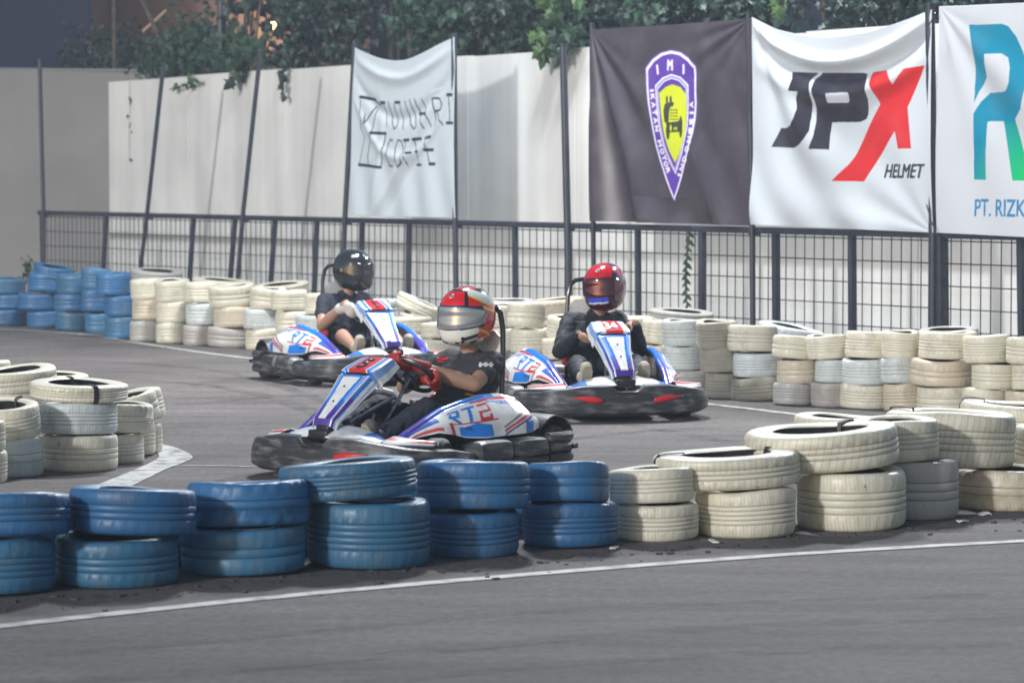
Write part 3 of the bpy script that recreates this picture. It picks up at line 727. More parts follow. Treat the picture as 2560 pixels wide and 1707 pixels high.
def paintD(X, Y, C, T):
    q = lambda ps: polyT(T, ps)
    bl, gr, wh = np.array(srgb(12, 138, 172)), np.array(srgb(20, 190, 110)), srgb(205, 209, 216)
    out = inpoly(X, Y, q([(1490, 160), (1700, 153), (1738, 168), (1785, 235), (1825, 330), (1850, 430), (1852, 560), (1825, 690), (1778, 755), (1872, 1145), (1765, 1143), (1697, 767), (1603, 770), (1600, 1137), (1517, 1135), (1522, 718), (1518, 400), (1512, 290)]))
    a = T((1640, 1000))[0]; b_ = T((1860, 1100))[0]; za = T((1700, 780))[1]; zb_ = T((1700, 1140))[1]
    g = np.clip(((X - a) / (b_ - a)) * .6 + ((Y - za) / (zb_ - za)) * .55, 0, 1)[..., None] * (Y < za)[..., None]
    cc = bl * (1 - g) + gr * g
    C[..., :3] = np.where(out[..., None], cc, C[..., :3])
    C[inpoly(X, Y, q([(1598, 342), (1700, 340), (1740, 365), (1757, 430), (1757, 520), (1735, 575), (1710, 583), (1610, 590), (1562, 640), (1522, 718), (1519, 660), (1545, 580), (1598, 490)])), :3] = wh
    C[intext(X, Y, 'PT. RIZK', q([(1520, 1368), (1848, 1372), (1850, 1265), (1525, 1260)]), .004), :3] = srgb(40, 130, 180)
def foldD(u, v):
    r = np.hypot(u, 1 - v); th = np.arctan2(1 - v, u + 1e-6)
    d = .03 * np.sin(th * 12) * np.clip(r * 1.6, 0, 1) * np.exp(-((th - 1.0) / .5) ** 2) + .015 * np.sin(u * 12 + v * 5)
    return d
banner('letter_banner', 'white banner with large teal letter at the right edge of the photo', zmC,
       [(1290, 42), (1500, 36), (1821, 20), (2200, 5), (2450, -5)], (1283, 1472), (2450, 1530), srgb(205, 209, 216), paintD, foldD, 420, 480, M['cloth'])
# black cable ties where the banners are laced to the poles
for x, y, x2, y2, lb in [(2128, 470, 2152, 540, 'dark strap at the lower right corner of the helmet banner'), (2130, 60, 2148, 30, 'dark strap at the upper right corner of the helmet banner')]:
    a, b_ = onplane(x, y, -.14), onplane(x2, y2, -.14); mb = MB(); A_ = FP(*a, -.14); B_ = FP(*b_, -.14)
    mb.tube([Vector((0, 0, 0)), (B_ - A_) * .5 + Vector((0, 0, -.02)), B_ - A_], .006, 6); o = mb.build('strap', M['black']); o.location = A_; tag(o, lb, 'strap')

# ================================================================== FOLIAGE
LOBES = [(0, -.5), (.10, -.28), (.42, -.30), (.30, -.10), (.56, .12), (.28, .10), (.24, .28), (0, .62), (-.24, .28), (-.28, .10), (-.56, .12), (-.30, -.10), (-.42, -.30), (-.10, -.28)]
OVAL = [(0, -.5), (.2, -.25), (.24, .05), (.12, .35), (0, .55), (-.12, .35), (-.24, .05), (-.2, -.25)]
def leaves(mb, pts, smin, smax, shape=LOBES, droop=.6, face=None):
    for p in pts:
        s_ = random.uniform(smin, smax)
        q = Matrix.Rotation(random.uniform(0, 6.28), 3, 'Z') @ Matrix.Rotation(random.gauss(droop, .5) + PI / 2, 3, 'X') @ Matrix.Rotation(random.gauss(PI, .6), 3, 'Z')
        if face is not None and random.random() < face: q = Matrix.Rotation(random.gauss(-.5, .5), 3, 'Z') @ Matrix.Rotation(PI / 2 + random.gauss(.1, .35), 3, 'X') @ Matrix.Rotation(random.gauss(PI, .6), 3, 'Z')
        vs = [p + q @ Vector((x * s_, y * s_, -abs(x) * s_ * .35 + (y * y) * s_ * -.25)) for x, y in shape] + [p + q @ Vector((0, -.05 * s_, .05 * s_))]
        n = len(shape); mb.add(vs, [(k, (k + 1) % n, n) for k in range(n)])
def leafmesh(mb):
    me = bpy.data.meshes.new('m'); me.from_pydata([tuple(v) for v in mb.v], [], mb.f); return shade(me, False)
def shrub(name, label, xd0, xd1, yd_top, yd_bot, off, n, m, size=(.07, .16), dens=None, droop=.6, depth=.7, shape=LOBES, cat='shrub', group='greenery growing over the wall'):
    t0, t1 = onplane(xd0, 100, off)[0], onplane(xd1, 100, off)[0]
    zt, zb_ = onplane((xd0 + xd1) / 2, yd_top, off)[1], onplane((xd0 + xd1) / 2, yd_bot, off)[1]
    tm = (t0 + t1) / 2; e = empty(name, label, cat, FP(tm, 0, off), group=group); base = e.location
    mb = MB(); cl = []
    n = int(n * 1.45); size = (size[0] * .72, size[1] * .88)
    for k in range(max(4, n // 55)):
        cl.append((random.uniform(t0, t1), random.uniform(zb_, zt), random.uniform(-depth / 2, depth / 2), random.uniform(.12, .34)))
    pts = []
    for k in range(n):
        c = random.choice(cl)
        pts.append(FP(c[0] + random.gauss(0, c[3]), c[1] + random.gauss(0, c[3] * .8), off + c[2] + random.gauss(0, .15)) - base)
    leaves(mb, pts, size[0], size[1], shape, droop, face=.45); o = obj('foliage', leafmesh(mb), e, m)
    tb_ = MB()
    for k in range(5):
        t = random.uniform(t0, t1); p = [FP(tm + (t - tm) * q + .05 * math.sin(q * 9 + k), zt * q, off + .1 * math.sin(k + q * 4)) - base for q in np.linspace(0, 1, 9)]
        tb_.tube(p, [.04 - .028 * q for q in np.linspace(0, 1, 9)], 7)
    for c in cl[:14]:
        p0_ = FP(tm + (c[0] - tm) * .5, c[1] * .72, off) - base; p1_ = FP(c[0], c[1], off + c[2]) - base; tb_.tube([p0_, (p0_ + p1_) / 2 + Vector((0, .05, .08)), p1_], [.016, .011, .005], 5)
    tb_.build('stem', M['bark'], e); return e
shrub('shrub', 'dark low shrub above the grey corner wall, farthest left', 185, 360, 92, 165, 4.2, 900, M['leaf_dark'], (.06, .13))
shrub('shrub', 'olive shrub with yellow lit tips between the two leaning poles', 350, 520, 70, 185, 2.2, 1300, M['leaf_mid'], (.06, .14))
shrub('vine', 'large-leaved vine hanging over the wall before the warm lit plaster', 530, 600, -40, 50, 1.6, 70, M['leaf_dark'], (.16, .27))
shrub('vine', 'leafy vine tumbling over the wall top beside the leaning pole', 520, 600, 120, 178, 1.3, 110, M['leaf_mid'], (.14, .24))
shrub('vine', 'dense dark curtain of vine left of the coffee banner', 700, 800, -30, 150, 1.7, 1000, M['leaf_dark'], (.08, .18))
shrub('vine', 'sparse vine in shadow behind the coffee banner', 850, 1000, -40, 60, 2.6, 110, M['leaf_dark'], (.08, .18))
shrub('vine', 'green vine column rising just right of the coffee banner', 970, 1085, -40, 100, 1.7, 620, M['leaf_mid'], (.09, .19))
shrub('vine', 'broad dark vine above the shaded wall panel', 1075, 1260, -40, 105, 1.9, 1700, M['leaf_dark'], (.09, .2))
shrub('vine', 'dark thicket of vine above the dark banner', 1290, 1560, -40, 100, 2.0, 1700, M['leaf_dark'], (.09, .2))
shrub('vine', 'dark thicket of vine between dark banner and helmet banner', 1560, 1790, -60, 60, 2.0, 900, M['leaf_dark'], (.09, .2))
shrub('vine', 'thin dark vine above the sagging top of the helmet banner', 1790, 2010, -80, 60, 2.4, 150, M['leaf_dark'], (.08, .18))
shrub('vine', 'dark vine above the right end of the helmet banner', 2010, 2420, -80, 40, 2.2, 1100, M['leaf_dark'], (.08, .18))
def hang(label, pts, n, m, size, spread, off, name='hanging_vine'):
    """a hanging strand: pts in the photo, leaves strung along it"""
    W_ = [FP(*onplane(x, y, off), off) for x, y in pts]; e = empty(name, label, 'vine', W_[-1], group='strands hanging over the wall'); b_ = W_[-1]
    tb_ = MB(); tb_.tube([p - b_ for p in W_], .008, 6); tb_.build('stem', M['bark'], e)
    mb = MB(); ps = []
    for k in range(n):
        q = k / n * (len(W_) - 1); i = min(int(q), len(W_) - 2); p = W_[i].lerp(W_[i + 1], q - i) - b_
        ps.append(p + Vector((random.gauss(0, spread), random.gauss(0, spread), random.gauss(0, spread))))
    leaves(mb, ps, size[0], size[1], LOBES, .3, face=.85); obj('foliage', leafmesh(mb), e, m)
    return e
hang('bright green strand of lobed leaves hanging left of the bare pole', [(1262, -20), (1270, 30), (1262, 70), (1248, 100), (1235, 128)], 46, M['leaf_lit'], (.12, .22), .06, .75)
hang('green leafy strand hanging over the bare pole', [(1310, -20), (1300, 40), (1296, 80), (1290, 110)], 40, M['leaf_mid'], (.13, .22), .07, .78)
hang('short strand of big leaves hanging over the wall beside the leaning pole', [(580, 95), (560, 130), (540, 165), (533, 185)], 20, M['leaf_mid'], (.15, .24), .06, .8)
hang('thin dark strand hanging down the wall with a curled tip', [(655, 120), (650, 170), (646, 195), (655, 232)], 26, M['leaf_dark'], (.06, .13), .02, .85)
hang('bright leaf strand at the top edge above the shaded wall', [(1318, -30), (1315, 5)], 8, M['leaf_lit'], (.12, .2), .05, .7)
hang('small strand of light leaves lying on the wall top behind the leaning pole', [(430, 180), (455, 186), (415, 198), (390, 206)], 14, M['leaf_lit'], (.06, .11), .02, .84)
hang('hanging strand above the top of the dark banner', [(1500, -20), (1480, 20), (1470, 40)], 18, M['leaf_mid'], (.1, .18), .08, .9)
hang('pale leaf strand beside the helmet banner corner', [(1790, -30), (1800, 10), (1798, 20)], 7, M['leaf_lit'], (.1, .17), .03, .9)
# creeper climbing the fence
e = empty('climbing_plant', 'narrow climbing plant with drooping leaves growing up the mesh fence', 'plant', FP(onplane(1585, 600)[0], 0, -.03)); b_ = e.location.copy()
tb_ = MB(); pz = [FP(onplane(1585 + 4 * math.sin(q * 7), 600)[0], z, -.03 + .01 * math.sin(9 * q)) - b_ for q, z in zip(np.linspace(0, 1, 14), np.linspace(0.01, 1.26, 14))]
tb_.tube(pz, .009, 6); tb_.build('stem', M['bark'], e); mb = MB()
for k in range(34):
    p = pz[min(int(k / 34 * 13), 12)].lerp(pz[min(int(k / 34 * 13) + 1, 13)], (k / 34 * 13) % 1); s_ = 1 if k % 2 else -1
    q = Matrix.Rotation(-.5 + s_ * .5, 3, 'Z') @ Matrix.Rotation(PI / 2, 3, 'X') @ Matrix.Rotation(PI + s_ * .8, 3, 'Z'); L = random.uniform(.05, .085)
    c = p + FU * s_ * .03
    vs = [c + q @ Vector((x * L * 1.1, y * L * 1.3, -abs(x) * L * .4)) for x, y in OVAL] + [c + q @ Vector((0, 0, .01))]; mb.add(vs, [(i, (i + 1) % 8, 8) for i in range(8)])
obj('foliage', leafmesh(mb), e, M['leaf_mid'])
# weed by the blue tyres and little leaves on the wall
p = G(62, 700); e = empty('weed', 'small weed growing behind the blue tyres at the far left', 'plant', p); mb = MB(); mb.tube([(0, 0, 0), (.03, 0, .3), (-.02, 0, .62)], .008, 6); mb.build('stem', M['bark'], e)
mb = MB(); leaves(mb, [Vector((random.gauss(0, .06), random.gauss(0, .04), random.uniform(.25, .66))) for k in range(34)], .05, .11, OVAL, .4, face=.6); obj('foliage', leafmesh(mb), e, M['leaf_mid'])
e = empty('wall_creeper', 'tiny creeper leaves clinging to the wall near its left end', 'plant', FP(*onplane(298, 365, WOFF - .03), WOFF - .03)); b_ = e.location.copy(); mb = MB()
leaves(mb, [FP(*onplane(298 + random.gauss(0, 3), y + random.gauss(0, 4), WOFF - .03), WOFF - .03) - b_ for y in (232, 240, 236, 262, 268, 244, 292, 297, 289, 365, 364, 367)], .035, .06, OVAL, 0, face=1); obj('foliage', leafmesh(mb), e, M['leaf_mid'])
mb = MB(); mb.tube([FP(*onplane(x, y, WOFF - .012), WOFF - .012) - b_ for x, y in ((297, 190), (299, 240), (297, 300), (298, 368))], .002, 4); mb.build('stem', M['bark'], e)
# poles, branch and sticks behind the wall
for x, y0, y1, r_, lb, mm in [(508, -60, 200, .055, 'dark upright pipe behind the wall beside the big vine leaves', M['fence']), (262, -60, 180, .03, 'thin pale pipe against the mauve building', M['bark'])]:
    Y = 47 if x < 300 else 41.5
    t_ = atY(x, y0, Y); mb = MB(); mb.tube([(0, 0, 0), (0, 0, t_.z / 2), (0, 0, t_.z)], r_, 10); o = mb.build('pipe', mm); o.location = (t_.x, t_.y, 0); tag(o, lb, 'pipe')
Y = 44.5; A_ = atY(318, -20, Y); B_ = atY(392, 180, Y); e = empty('bare_branch', 'bare leaning branch rising through the olive shrub', 'branch', B_)
mb = MB(); mb.tube([A_ - B_, (A_ - B_) * .5 + Vector((.05, 0, 0)), Vector((0, 0, 0)), Vector((.2, .2, -B_.z))], [.03, .035, .045, .05], 8); mb.build('bough', M['bark'], e)
C1, C2 = atY(328, 73, Y), atY(382, 24, Y); mb = MB(); mb.tube([C1 - B_, C2 - B_], .018, 6); mb.build('twig', mat('lit_twig', (.45, .3, .2), .7), e)  # warm lamp light is put into the twig's colour

exec_parts = True
# ================================================================== TYRES
def tyre_mesh(R0, Wd, groove, lugs=0, sag=0.0, seed=0):
    """R0 outer radius 1-normalised ring; axis along z, base at z=0"""
    rnd = random.Random(seed); N = 96
    prof = []   # (r, z, mat)
    h = Wd; rb = R0 * .62
    def P(r_, z, m_=0): prof.append((r_, z, m_))
    P(rb + .012, h * .5, 1); P(rb + .03, h * .32, 1); P(rb + .005, h * .13, 1); P(rb, h * .06, 1); P(rb + .006, h * .02, 0)
    P(rb + .03, .001, 0); P(R0 * .82, .0, 0); P(R0 * .93, h * .012, 0); P(R0 * .968, h * .045, 0); P(R0 * .990, h * .10, 0); P(R0 * .998, h * .17, 0)
    zs = np.linspace(.22, .78, groove * 2 + 1); gw = .0065
    for g in range(groove):
        zc = h * lerp(.2, .8, (g + 1) / (groove + 1) if groove > 1 else .5)
        P(R0, zc - gw * .5 - .002, 0); P(R0 - .002, zc - gw * .5, 0); P(R0 - .0034, zc - gw * .3, 2); P(R0 - .0034, zc + gw * .3, 2); P(R0 - .002, zc + gw * .5, 0); P(R0, zc + gw * .5 + .002, 0)
        if g < groove - 1 or groove == 1:
            zn = h * lerp(.2, .8, (g + 2) / (groove + 1)) if groove > 1 else h * .7; P(R0 + .001, (zc + zn) / 2, 0)
    P(R0 * .998, h * .83, 0); P(R0 * .990, h * .90, 0); P(R0 * .968, h * .955, 0); P(R0 * .93, h * .988, 0); P(R0 * .82, h, 0); P(rb + .03, h - .001, 0)
    P(rb + .006, h * .98, 0); P(rb, h * .94, 1); P(rb + .005, h * .87, 1); P(rb + .03, h * .68, 1)
    n = len(prof); vs = []; fs = []; mi = []
    for k in range(N):
        a = 2 * PI * k / N
        for (r_, z, m_) in prof:
            rr_ = r_
            edge = abs(z / h - .5) * 2
            if lugs and r_ > R0 * .93:
                if (k * lugs // N + int(edge * 2)) % 2 == 0 and edge > .25: rr_ -= .008
            elif r_ > R0 * .94 and .60 < edge < .93 and k % 3 == 0: rr_ -= .004
            rr_ += .005 * math.sin(2 * a + seed) + .003 * math.sin(3 * a + seed * 2) + .005 * (z / h - .5) * math.sin(a * 2 + seed * 3)
            zz = z + sag * math.sin(a + seed) * .02 + (.0045 * math.sin(2 * a + seed) + .002 * math.sin(3 * a + seed)) * (z / h)
            vs.append((rr_ * math.cos(a), rr_ * math.sin(a), max(zz, 0)))
    for k in range(N):
        l = (k + 1) % N
        for i in range(n):
            j = (i + 1) % n
            fs.append((k * n + i, l * n + i, l * n + j, k * n + j)); mi.append(prof[i][2] if prof[i][2] == prof[j][2] else min(prof[i][2], prof[j][2]))
    me = bpy.data.meshes.new('tyre'); me.from_pydata(vs, [], fs); me.polygons.foreach_set('material_index', mi)
    for m_ in (M['tyre'], M['rubber'], M['groove']): me.materials.append(m_)
    bm = bmesh.new(); bm.from_mesh(me); bmesh.ops.recalc_face_normals(bm, faces=bm.faces); bm.to_mesh(me); bm.free()
    me['sag'] = sag; me['seed'] = seed
    return smooth_by_angle(me, 50)
TM = [tyre_mesh(.30, .20, 3, seed=1, sag=.2), tyre_mesh(.30, .20, 4, seed=2, sag=.3), tyre_mesh(.30, .20, 2, seed=3, sag=.4), tyre_mesh(.30, .20, 2, lugs=44, seed=4), tyre_mesh(.30, .20, 3, seed=5, sag=.6),
      tyre_mesh(.30, .20, 5, seed=6, sag=.2)]
CREAM, COOL, TAN, GREY, DIRTY = (.71, .67, .54), (.58, .62, .61), (.62, .54, .41), (.45, .44, .41), (.42, .39, .36)
BLUE, BLUE2, BLUE3 = (.024, .125, .29), (.026, .14, .32), (.035, .15, .28)
def tyre(x0, x1, yb, yt, gy, var, col, label, group, tilt=(0, 0), back=0.0, lift=0):
    """a tyre that fills x0..x1, yb..yt of the photo in a stack whose front foot stands at row gy"""
    p = G((x0 + x1) / 2, gy); D = p.y + back; r_ = .3
    for _ in range(3):
        s_ = F / (D + r_); r_ = (x1 - x0) * K / 2 / s_
    s_ = F / (D + r_ * .2); h = (yb - yt) * K / s_; z = max((gy - yb) * K / s_, 0) + lift
    Y = D + r_; X = ((x0 + x1) / 2 * K - 1280) / F * Y
    o = bpy.data.objects.new('tyre', TM[var]); COL.objects.link(o); o.location = (X, Y, z)
    o.scale = (r_ / .3, r_ / .3, h / .20); tx, ty = tilt
    o.rotation_euler = (R(tx), R(ty), random.uniform(0, 6.28))
    o.rotation_mode = 'QUATERNION'
    o.rotation_quaternion = Quaternion((1, 0, 0), R(tx)) @ Quaternion((0, 1, 0), R(ty)) @ Quaternion((0, 0, 1), random.uniform(0, 6.28))
    j = random.uniform(.93, 1.07); o.color = (col[0] * j, col[1] * j, col[2] * j, 1)
    return tag(o, label, 'tyre', group)
ORD = ['first', 'second', 'third', 'fourth', 'fifth', 'sixth', 'seventh', 'eighth', 'ninth', 'tenth', 'eleventh', 'twelfth', 'thirteenth', 'fourteenth', 'fifteenth', 'sixteenth', 'seventeenth', 'eighteenth', 'nineteenth', 'twentieth']
# front barrier, left to right: (foot row, bottom tyre, top tyre)
front = [
 (1372, (-150, 122, 1372, 1250, 1, BLUE3, (0, 0)), (-140, 157, 1245, 1146, 0, BLUE, (-4.5, 0))),
 (1355, (122, 402, 1355, 1245, 0, BLUE3, (0, 0)), (150, 445, 1240, 1134, 0, BLUE, (-4.5, 1.5))),
 (1328, (415, 697, 1328, 1220, 2, BLUE3, (0, 0)), (430, 708, 1220, 1118, 3, BLUE2, (-4.5, -1.5))),
 (1312, (705, 985, 1312, 1160, 5, BLUE3, (0, 0)), (640, 960, 1160, 1072, 1, BLUE3, (-3.5, -4))),
 (1283, (975, 1195, 1283, 1180, 1, BLUE, (0, 0)), (955, 1217, 1180, 1070, 0, BLUE2, (-5, 0))),
 (1262, (1198, 1422, 1262, 1162, 1, BLUE, (0, -1)), (1210, 1400, 1162, 1071, 2, BLUE2, (-5, 0)))]
for i, (gy, a, b_) in enumerate(front):
    lab = ['cut off by the left edge of the photo', 'second from the left edge', 'third from the left edge', 'stack left of the front kart nose', 'directly below the front kart', 'in the stack touching the white tyres'][i]
    for (x0, x1, yb, yt, vv, c, tl), lv in ((a, 'bottom'), (b_, 'top')):
        tyre(x0, x1, yb, yt, gy, vv, c, f'{lv} blue tyre of the front barrier, {lab}', 'blue tyres of the front barrier', tl)
for i, (x0, x1, gy, ty) in enumerate([(-20, 240, 1318, 1175), (270, 540, 1300, 1160), (540, 790, 1275, 1140), (800, 1060, 1245, 1105), (1070, 1300, 1225, 1100), (1300, 1500, 1212, 1105)]):
    for k in (0, 1):
        h_ = (gy - ty) / 2
        tyre(x0, x1, gy - k * h_, gy - (k + 1) * h_ + 1, gy, 1, BLUE3 if i < 5 else CREAM, f"{['lower', 'upper'][k]} tyre of the rear rank glimpsed in the {ORD[i]} gap between front stacks", 'rear rank of the front barrier')
frontw = [
 (1245, (1410, 1608, 1245, 1162, 1, CREAM, (0, 0)), (1400, 1600, 1162, 1082, 1, CREAM, (-4, -2))),
 (1238, (1600, 1830, 1238, 1130, 5, CREAM, (0, 0)), (1505, 1840, 1128, 1052, 4, CREAM, (2, -2.5))),
 (1222, (1832, 2085, 1222, 1088, 1, CREAM, (0, 0)), (1720, 2068, 1085, 995, 4, CREAM, (2.6, -5))),
 (1196, (1975, 2203, 1196, 1062, 0, GREY, (0, 0)), (1960, 2160, 1060, 968, 1, CREAM, (3, -2))),
 (1176, (2195, 2440, 1176, 1085, 3, TAN, (0, 0)), (2030, 2335, 1080, 955, 1, CREAM, (0, 1)))]
wl_ = ['next to the blue tyres', 'leaning over its neighbour, strap at its left rim', 'the widest, tilted up to the right', 'half hidden behind the widest white tyre', 'at the right with cogged tread below']
for i, (gy, a, b_) in enumerate(frontw):
    for (x0, x1, yb, yt, vv, c, tl), lv in ((a, 'bottom'), (b_, 'top')):
        tyre(x0, x1, yb, yt, gy, vv, c, f'{lv} white tyre, front stack {wl_[i]}', 'white tyres of the front barrier', tl)
for gy, (x0, x1, yb, yt, vv, c, tl), lb in [
 (1118, (1826, 2040, 1118, 1040, 1, CREAM, (0, 0)), 'lower hidden white tyre behind the widest tilted one'), (1118, (1826, 2040, 1040, 962, 4, CREAM, (2, 0)), 'white tyre rim peeping out behind the widest tilted one'),
 (1120, (2215, 2480, 1120, 1030, 1, TAN, (0, 0)), 'lower white tyre in the second row at the right edge'), (1120, (2205, 2470, 1030, 935, 4, CREAM, (3, 3)), 'upper white tyre in the second row at the right edge'),
 (1160, (2345, 2620, 1160, 1080, 0, CREAM, (0, 0)), 'lower white tyre cut off by the right edge in the front row'), (1160, (2330, 2610, 1080, 985, 1, CREAM, (0, 0)), 'upper white tyre cut off by the right edge in the front row')]:
    tyre(x0, x1, yb, yt, gy, vv, c, lb, 'white tyres of the front barrier', tl)
# island on the left
isl = [
 (1112, (-90, 14, 1112, 1038, 1, CREAM, (0, 0)), 'lowest white tyre at the left edge of the island'), (1112, (-95, 8, 1036, 968, 0, CREAM, (0, 0)), 'second white tyre up at the left edge of the island'),
 (1097, (-30, 94, 1097, 1008, 3, COOL, (0, 0)), 'chunky treaded bottom tyre at the left of the island'), (1097, (-60, 94, 1006, 932, 1, CREAM, (7, -4)), 'tilted top tyre with open hole at the left of the island'),
 (1085, (92, 270, 1085, 1002, 0, CREAM, (0, 0)), 'scraped bottom tyre in the middle of the island'), (1085, (84, 268, 1001, 930, 1, COOL, (0, 0)), 'wide middle tyre with grey streak in the island'),
 (1085, (64, 292, 922, 884, 4, CREAM, (2.5, 1)), 'thin top tyre with dark opening in the island'),
 (1067, (196, 327, 1067, 998, 1, CREAM, (0, 0)), 'bottom tyre right of the scraped one in the island'), (1067, (204, 350, 994, 930, 3, CREAM, (0, 2)), 'ribbed upper tyre right of the grey streaked one in the island'),
 (1050, (232, 355, 1050, 975, 1, CREAM, (0, 0)), 'bottom right tyre of the island'), (1050, (252, 370, 972, 905, 2, CREAM, (5, -14)), 'smooth tilted tyre at the right of the island'),
 (1042, (268, 384, 972, 900, 1, CREAM, (0, -12)), 'rightmost tyre of the island leaning outward'), (1042, (264, 370, 1042, 975, 0, CREAM, (0, 0)), 'hidden bottom tyre below the rightmost leaning one'),
 (1020, (-60, 128, 902, 852, 2, CREAM, (4, -3)), 'smooth cream tyre on top at the back left of the island'), (1020, (-70, 120, 1020, 960, 0, CREAM, (0, 0)), 'lowest tyre at the back left of the island'), (1020, (-66, 122, 960, 902, 1, CREAM, (0, 0)), 'middle tyre at the back left of the island'),
 (1005, (40, 200, 905, 862, 4, CREAM, (2, 3)), 'thin tyre behind the one with the dark opening'), (1005, (40, 200, 1005, 950, 0, CREAM, (0, 0)), 'lowest tyre behind the one with the dark opening'), (1005, (44, 204, 950, 905, 1, CREAM, (0, 0)), 'middle tyre behind the one with the dark opening'),
 (998, (-120, 20, 998, 940, 0, CREAM, (0, 0)), 'lowest tyre at the far left back of the island'), (998, (-120, 22, 940, 885, 1, CREAM, (0, 0)), 'middle tyre at the far left back of the island'), (998, (-110, 22, 885, 832, 2, CREAM, (3, 0)), 'top tyre at the far left back of the island')]
for gy, (x0, x1, yb, yt, vv, c, tl), lb in isl:
    tyre(x0, x1, yb, yt, gy, vv, c, lb, 'white tyres of the left island', tl)
# the far barrier: (x0, x1, foot row, top row, kind)
def far(cols, colour, grp, where):
    for i, (x0, x1, gy, ty, sh) in enumerate(cols):
        H_ = gy - ty; n = 3 if H_ > 100 else 2
        hs = [random.uniform(.94, 1.06) for _ in range(n)]; sm = sum(hs); yb = gy
        for k in range(n):
            h = H_ * hs[k] / sm; c = random.choice(colour[k if k < len(colour) else -1])
            dx = random.uniform(-13, 13); tl = (random.uniform(-2, 3), random.uniform(-3.5, 3.5)) if k == n - 1 else (random.uniform(-.8, .8), random.uniform(-1, 1))
            if sh and k == n - 1: tl = sh
            lv = ['bottom', 'middle', 'top'][k] if n == 3 else ['bottom', 'top'][k]
            tyre(x0 + dx - random.uniform(2, 12), x1 + dx + random.uniform(2, 12), yb, yb - h + (1 if k < n - 1 else 0), gy, random.choice([0, 1, 1, 2, 4, 5]), c, f'{lv} {where(i)}', grp, tl)
            yb -= h
BC = [[BLUE3, BLUE], [BLUE, BLUE2], [BLUE2, BLUE3]]
blues = [(-185, -105, 742, 628, None), (-100, -22, 745, 634, None), (-18, 66, 748, 640, None), (62, 142, 753, 632, None), (140, 220, 761, 630, None), (190, 246, 765, 617, None), (234, 306, 778, 628, None)]
far(blues, BC, 'blue tyres of the far barrier', lambda i: f'blue tyre in the {ORD[len(blues) - 1 - i]} far blue stack counted from the white tyres')
tyre(74, 168, 640, 612, 753, 2, BLUE2, 'tilted blue tyre lying on top of the far blue stacks', 'blue tyres of the far barrier', (2, 9), lift=0.0)
WC = [[TAN, GREY, COOL, DIRTY, CREAM, CREAM], [CREAM, CREAM, COOL, TAN], [CREAM, CREAM, CREAM, COOL]]
w1c = [(304, 378, 786, 642, None), (374, 438, 790, 643, None), (434, 500, 794, 650, None), (492, 584, 799, 656, (4, -2)), (578, 640, 804, 662, (3, 0)), (632, 702, 810, 668, (4, 0)), (690, 762, 815, 676, None), (758, 830, 822, 684, None),
       (828, 905, 828, 690, None), (902, 985, 836, 730, None), (982, 1062, 844, 742, None), (1058, 1130, 852, 700, None), (1120, 1192, 858, 700, None), (1176, 1256, 866, 698, None), (1252, 1340, 874, 728, None), (1334, 1410, 882, 722, None), (1405, 1492, 890, 728, None)]
far(w1c, WC, 'white tyres of the far barrier', lambda i: f'whitish tyre in the {ORD[i]} far white stack counted from the blue tyres')
w2c = [(1484, 1556, 898, 738, None), (1534, 1614, 906, 736, None), (1612, 1693, 916, 738, None), (1690, 1786, 921, 750, (0, 2)), (1783, 1870, 932, 774, (0, 3)), (1868, 1945, 936, 771, None), (1944, 2040, 941, 763, None), (2038, 2115, 946, 762, None), (2112, 2234, 952, 764, (0, 2)), (2232, 2326, 958, 772, None), (2325, 2412, 963, 777, None), (2410, 2500, 968, 780, None)]
far(w2c, WC, 'white tyres of the far barrier', lambda i: f'whitish tyre in the {ORD[len(w2c) - 1 - i]} far white stack counted from the right end')
# second rank behind the far barrier
for x0, x1, yb, yt, gy, v, c, tl, lb in [
 (900, 1012, 722, 690, 820, 2, CREAM, (0, 24), 'cream tyre leaning steeply between the black and the red helmets'), (905, 1015, 766, 732, 822, 1, CREAM, (0, 18), 'lower leaning cream tyre between the black and the red helmets'),
 (1190, 1345, 735, 690, 840, 5, TAN, (0, -5), 'wide tan tyre tilted behind the far stacks left of the purple helmet'), (1090, 1230, 730, 690, 842, 2, GREY, (2, 3), 'grey tyre in the second rank between the helmets'),
 (1490, 1640, 742, 716, 872, 2, GREY, (3, 3), 'flat grey tyre in the second rank under the climbing plant'), (1735, 1892, 792, 752, 898, 4, COOL, (3, 9), 'bluish tyre tilted down to the right in the second rank'),
 (2110, 2250, 790, 758, 925, 2, GREY, (2, -4), 'grey tyre peeping over the far stacks at the right'), (440, 582, 672, 644, 772, 4, CREAM, (3, 3), 'open topped tyre behind the third far white stack'),
 (578, 712, 680, 654, 785, 4, CREAM, (4, -4), 'open topped tyre tilted behind the fifth far white stack'), (300, 420, 650, 622, 762, 4, GREY, (3, 2), 'flat grey tyre behind the first far white stack'),
 (250, 320, 650, 628, 760, 2, BLUE3, (2, 2), 'blue tyre behind the last far blue stack')]:
    tyre(x0, x1, yb, yt, gy, v, c, lb, 'second rank of the far barrier', tl)
    # what it rests on
    n = 2; hh = (gy - yb) / n
    for k in range(n):
        lv = ['lowest', 'middle'][k]
        tyre(x0 + 6, x1 - 6, gy - hh * k, gy - hh * (k + 1) + 1, gy, 1, c, f'{lv} tyre carrying the {" ".join(lb.replace(" tyre", "").split()[:10])} one', 'second rank of the far barrier', (0, 0))
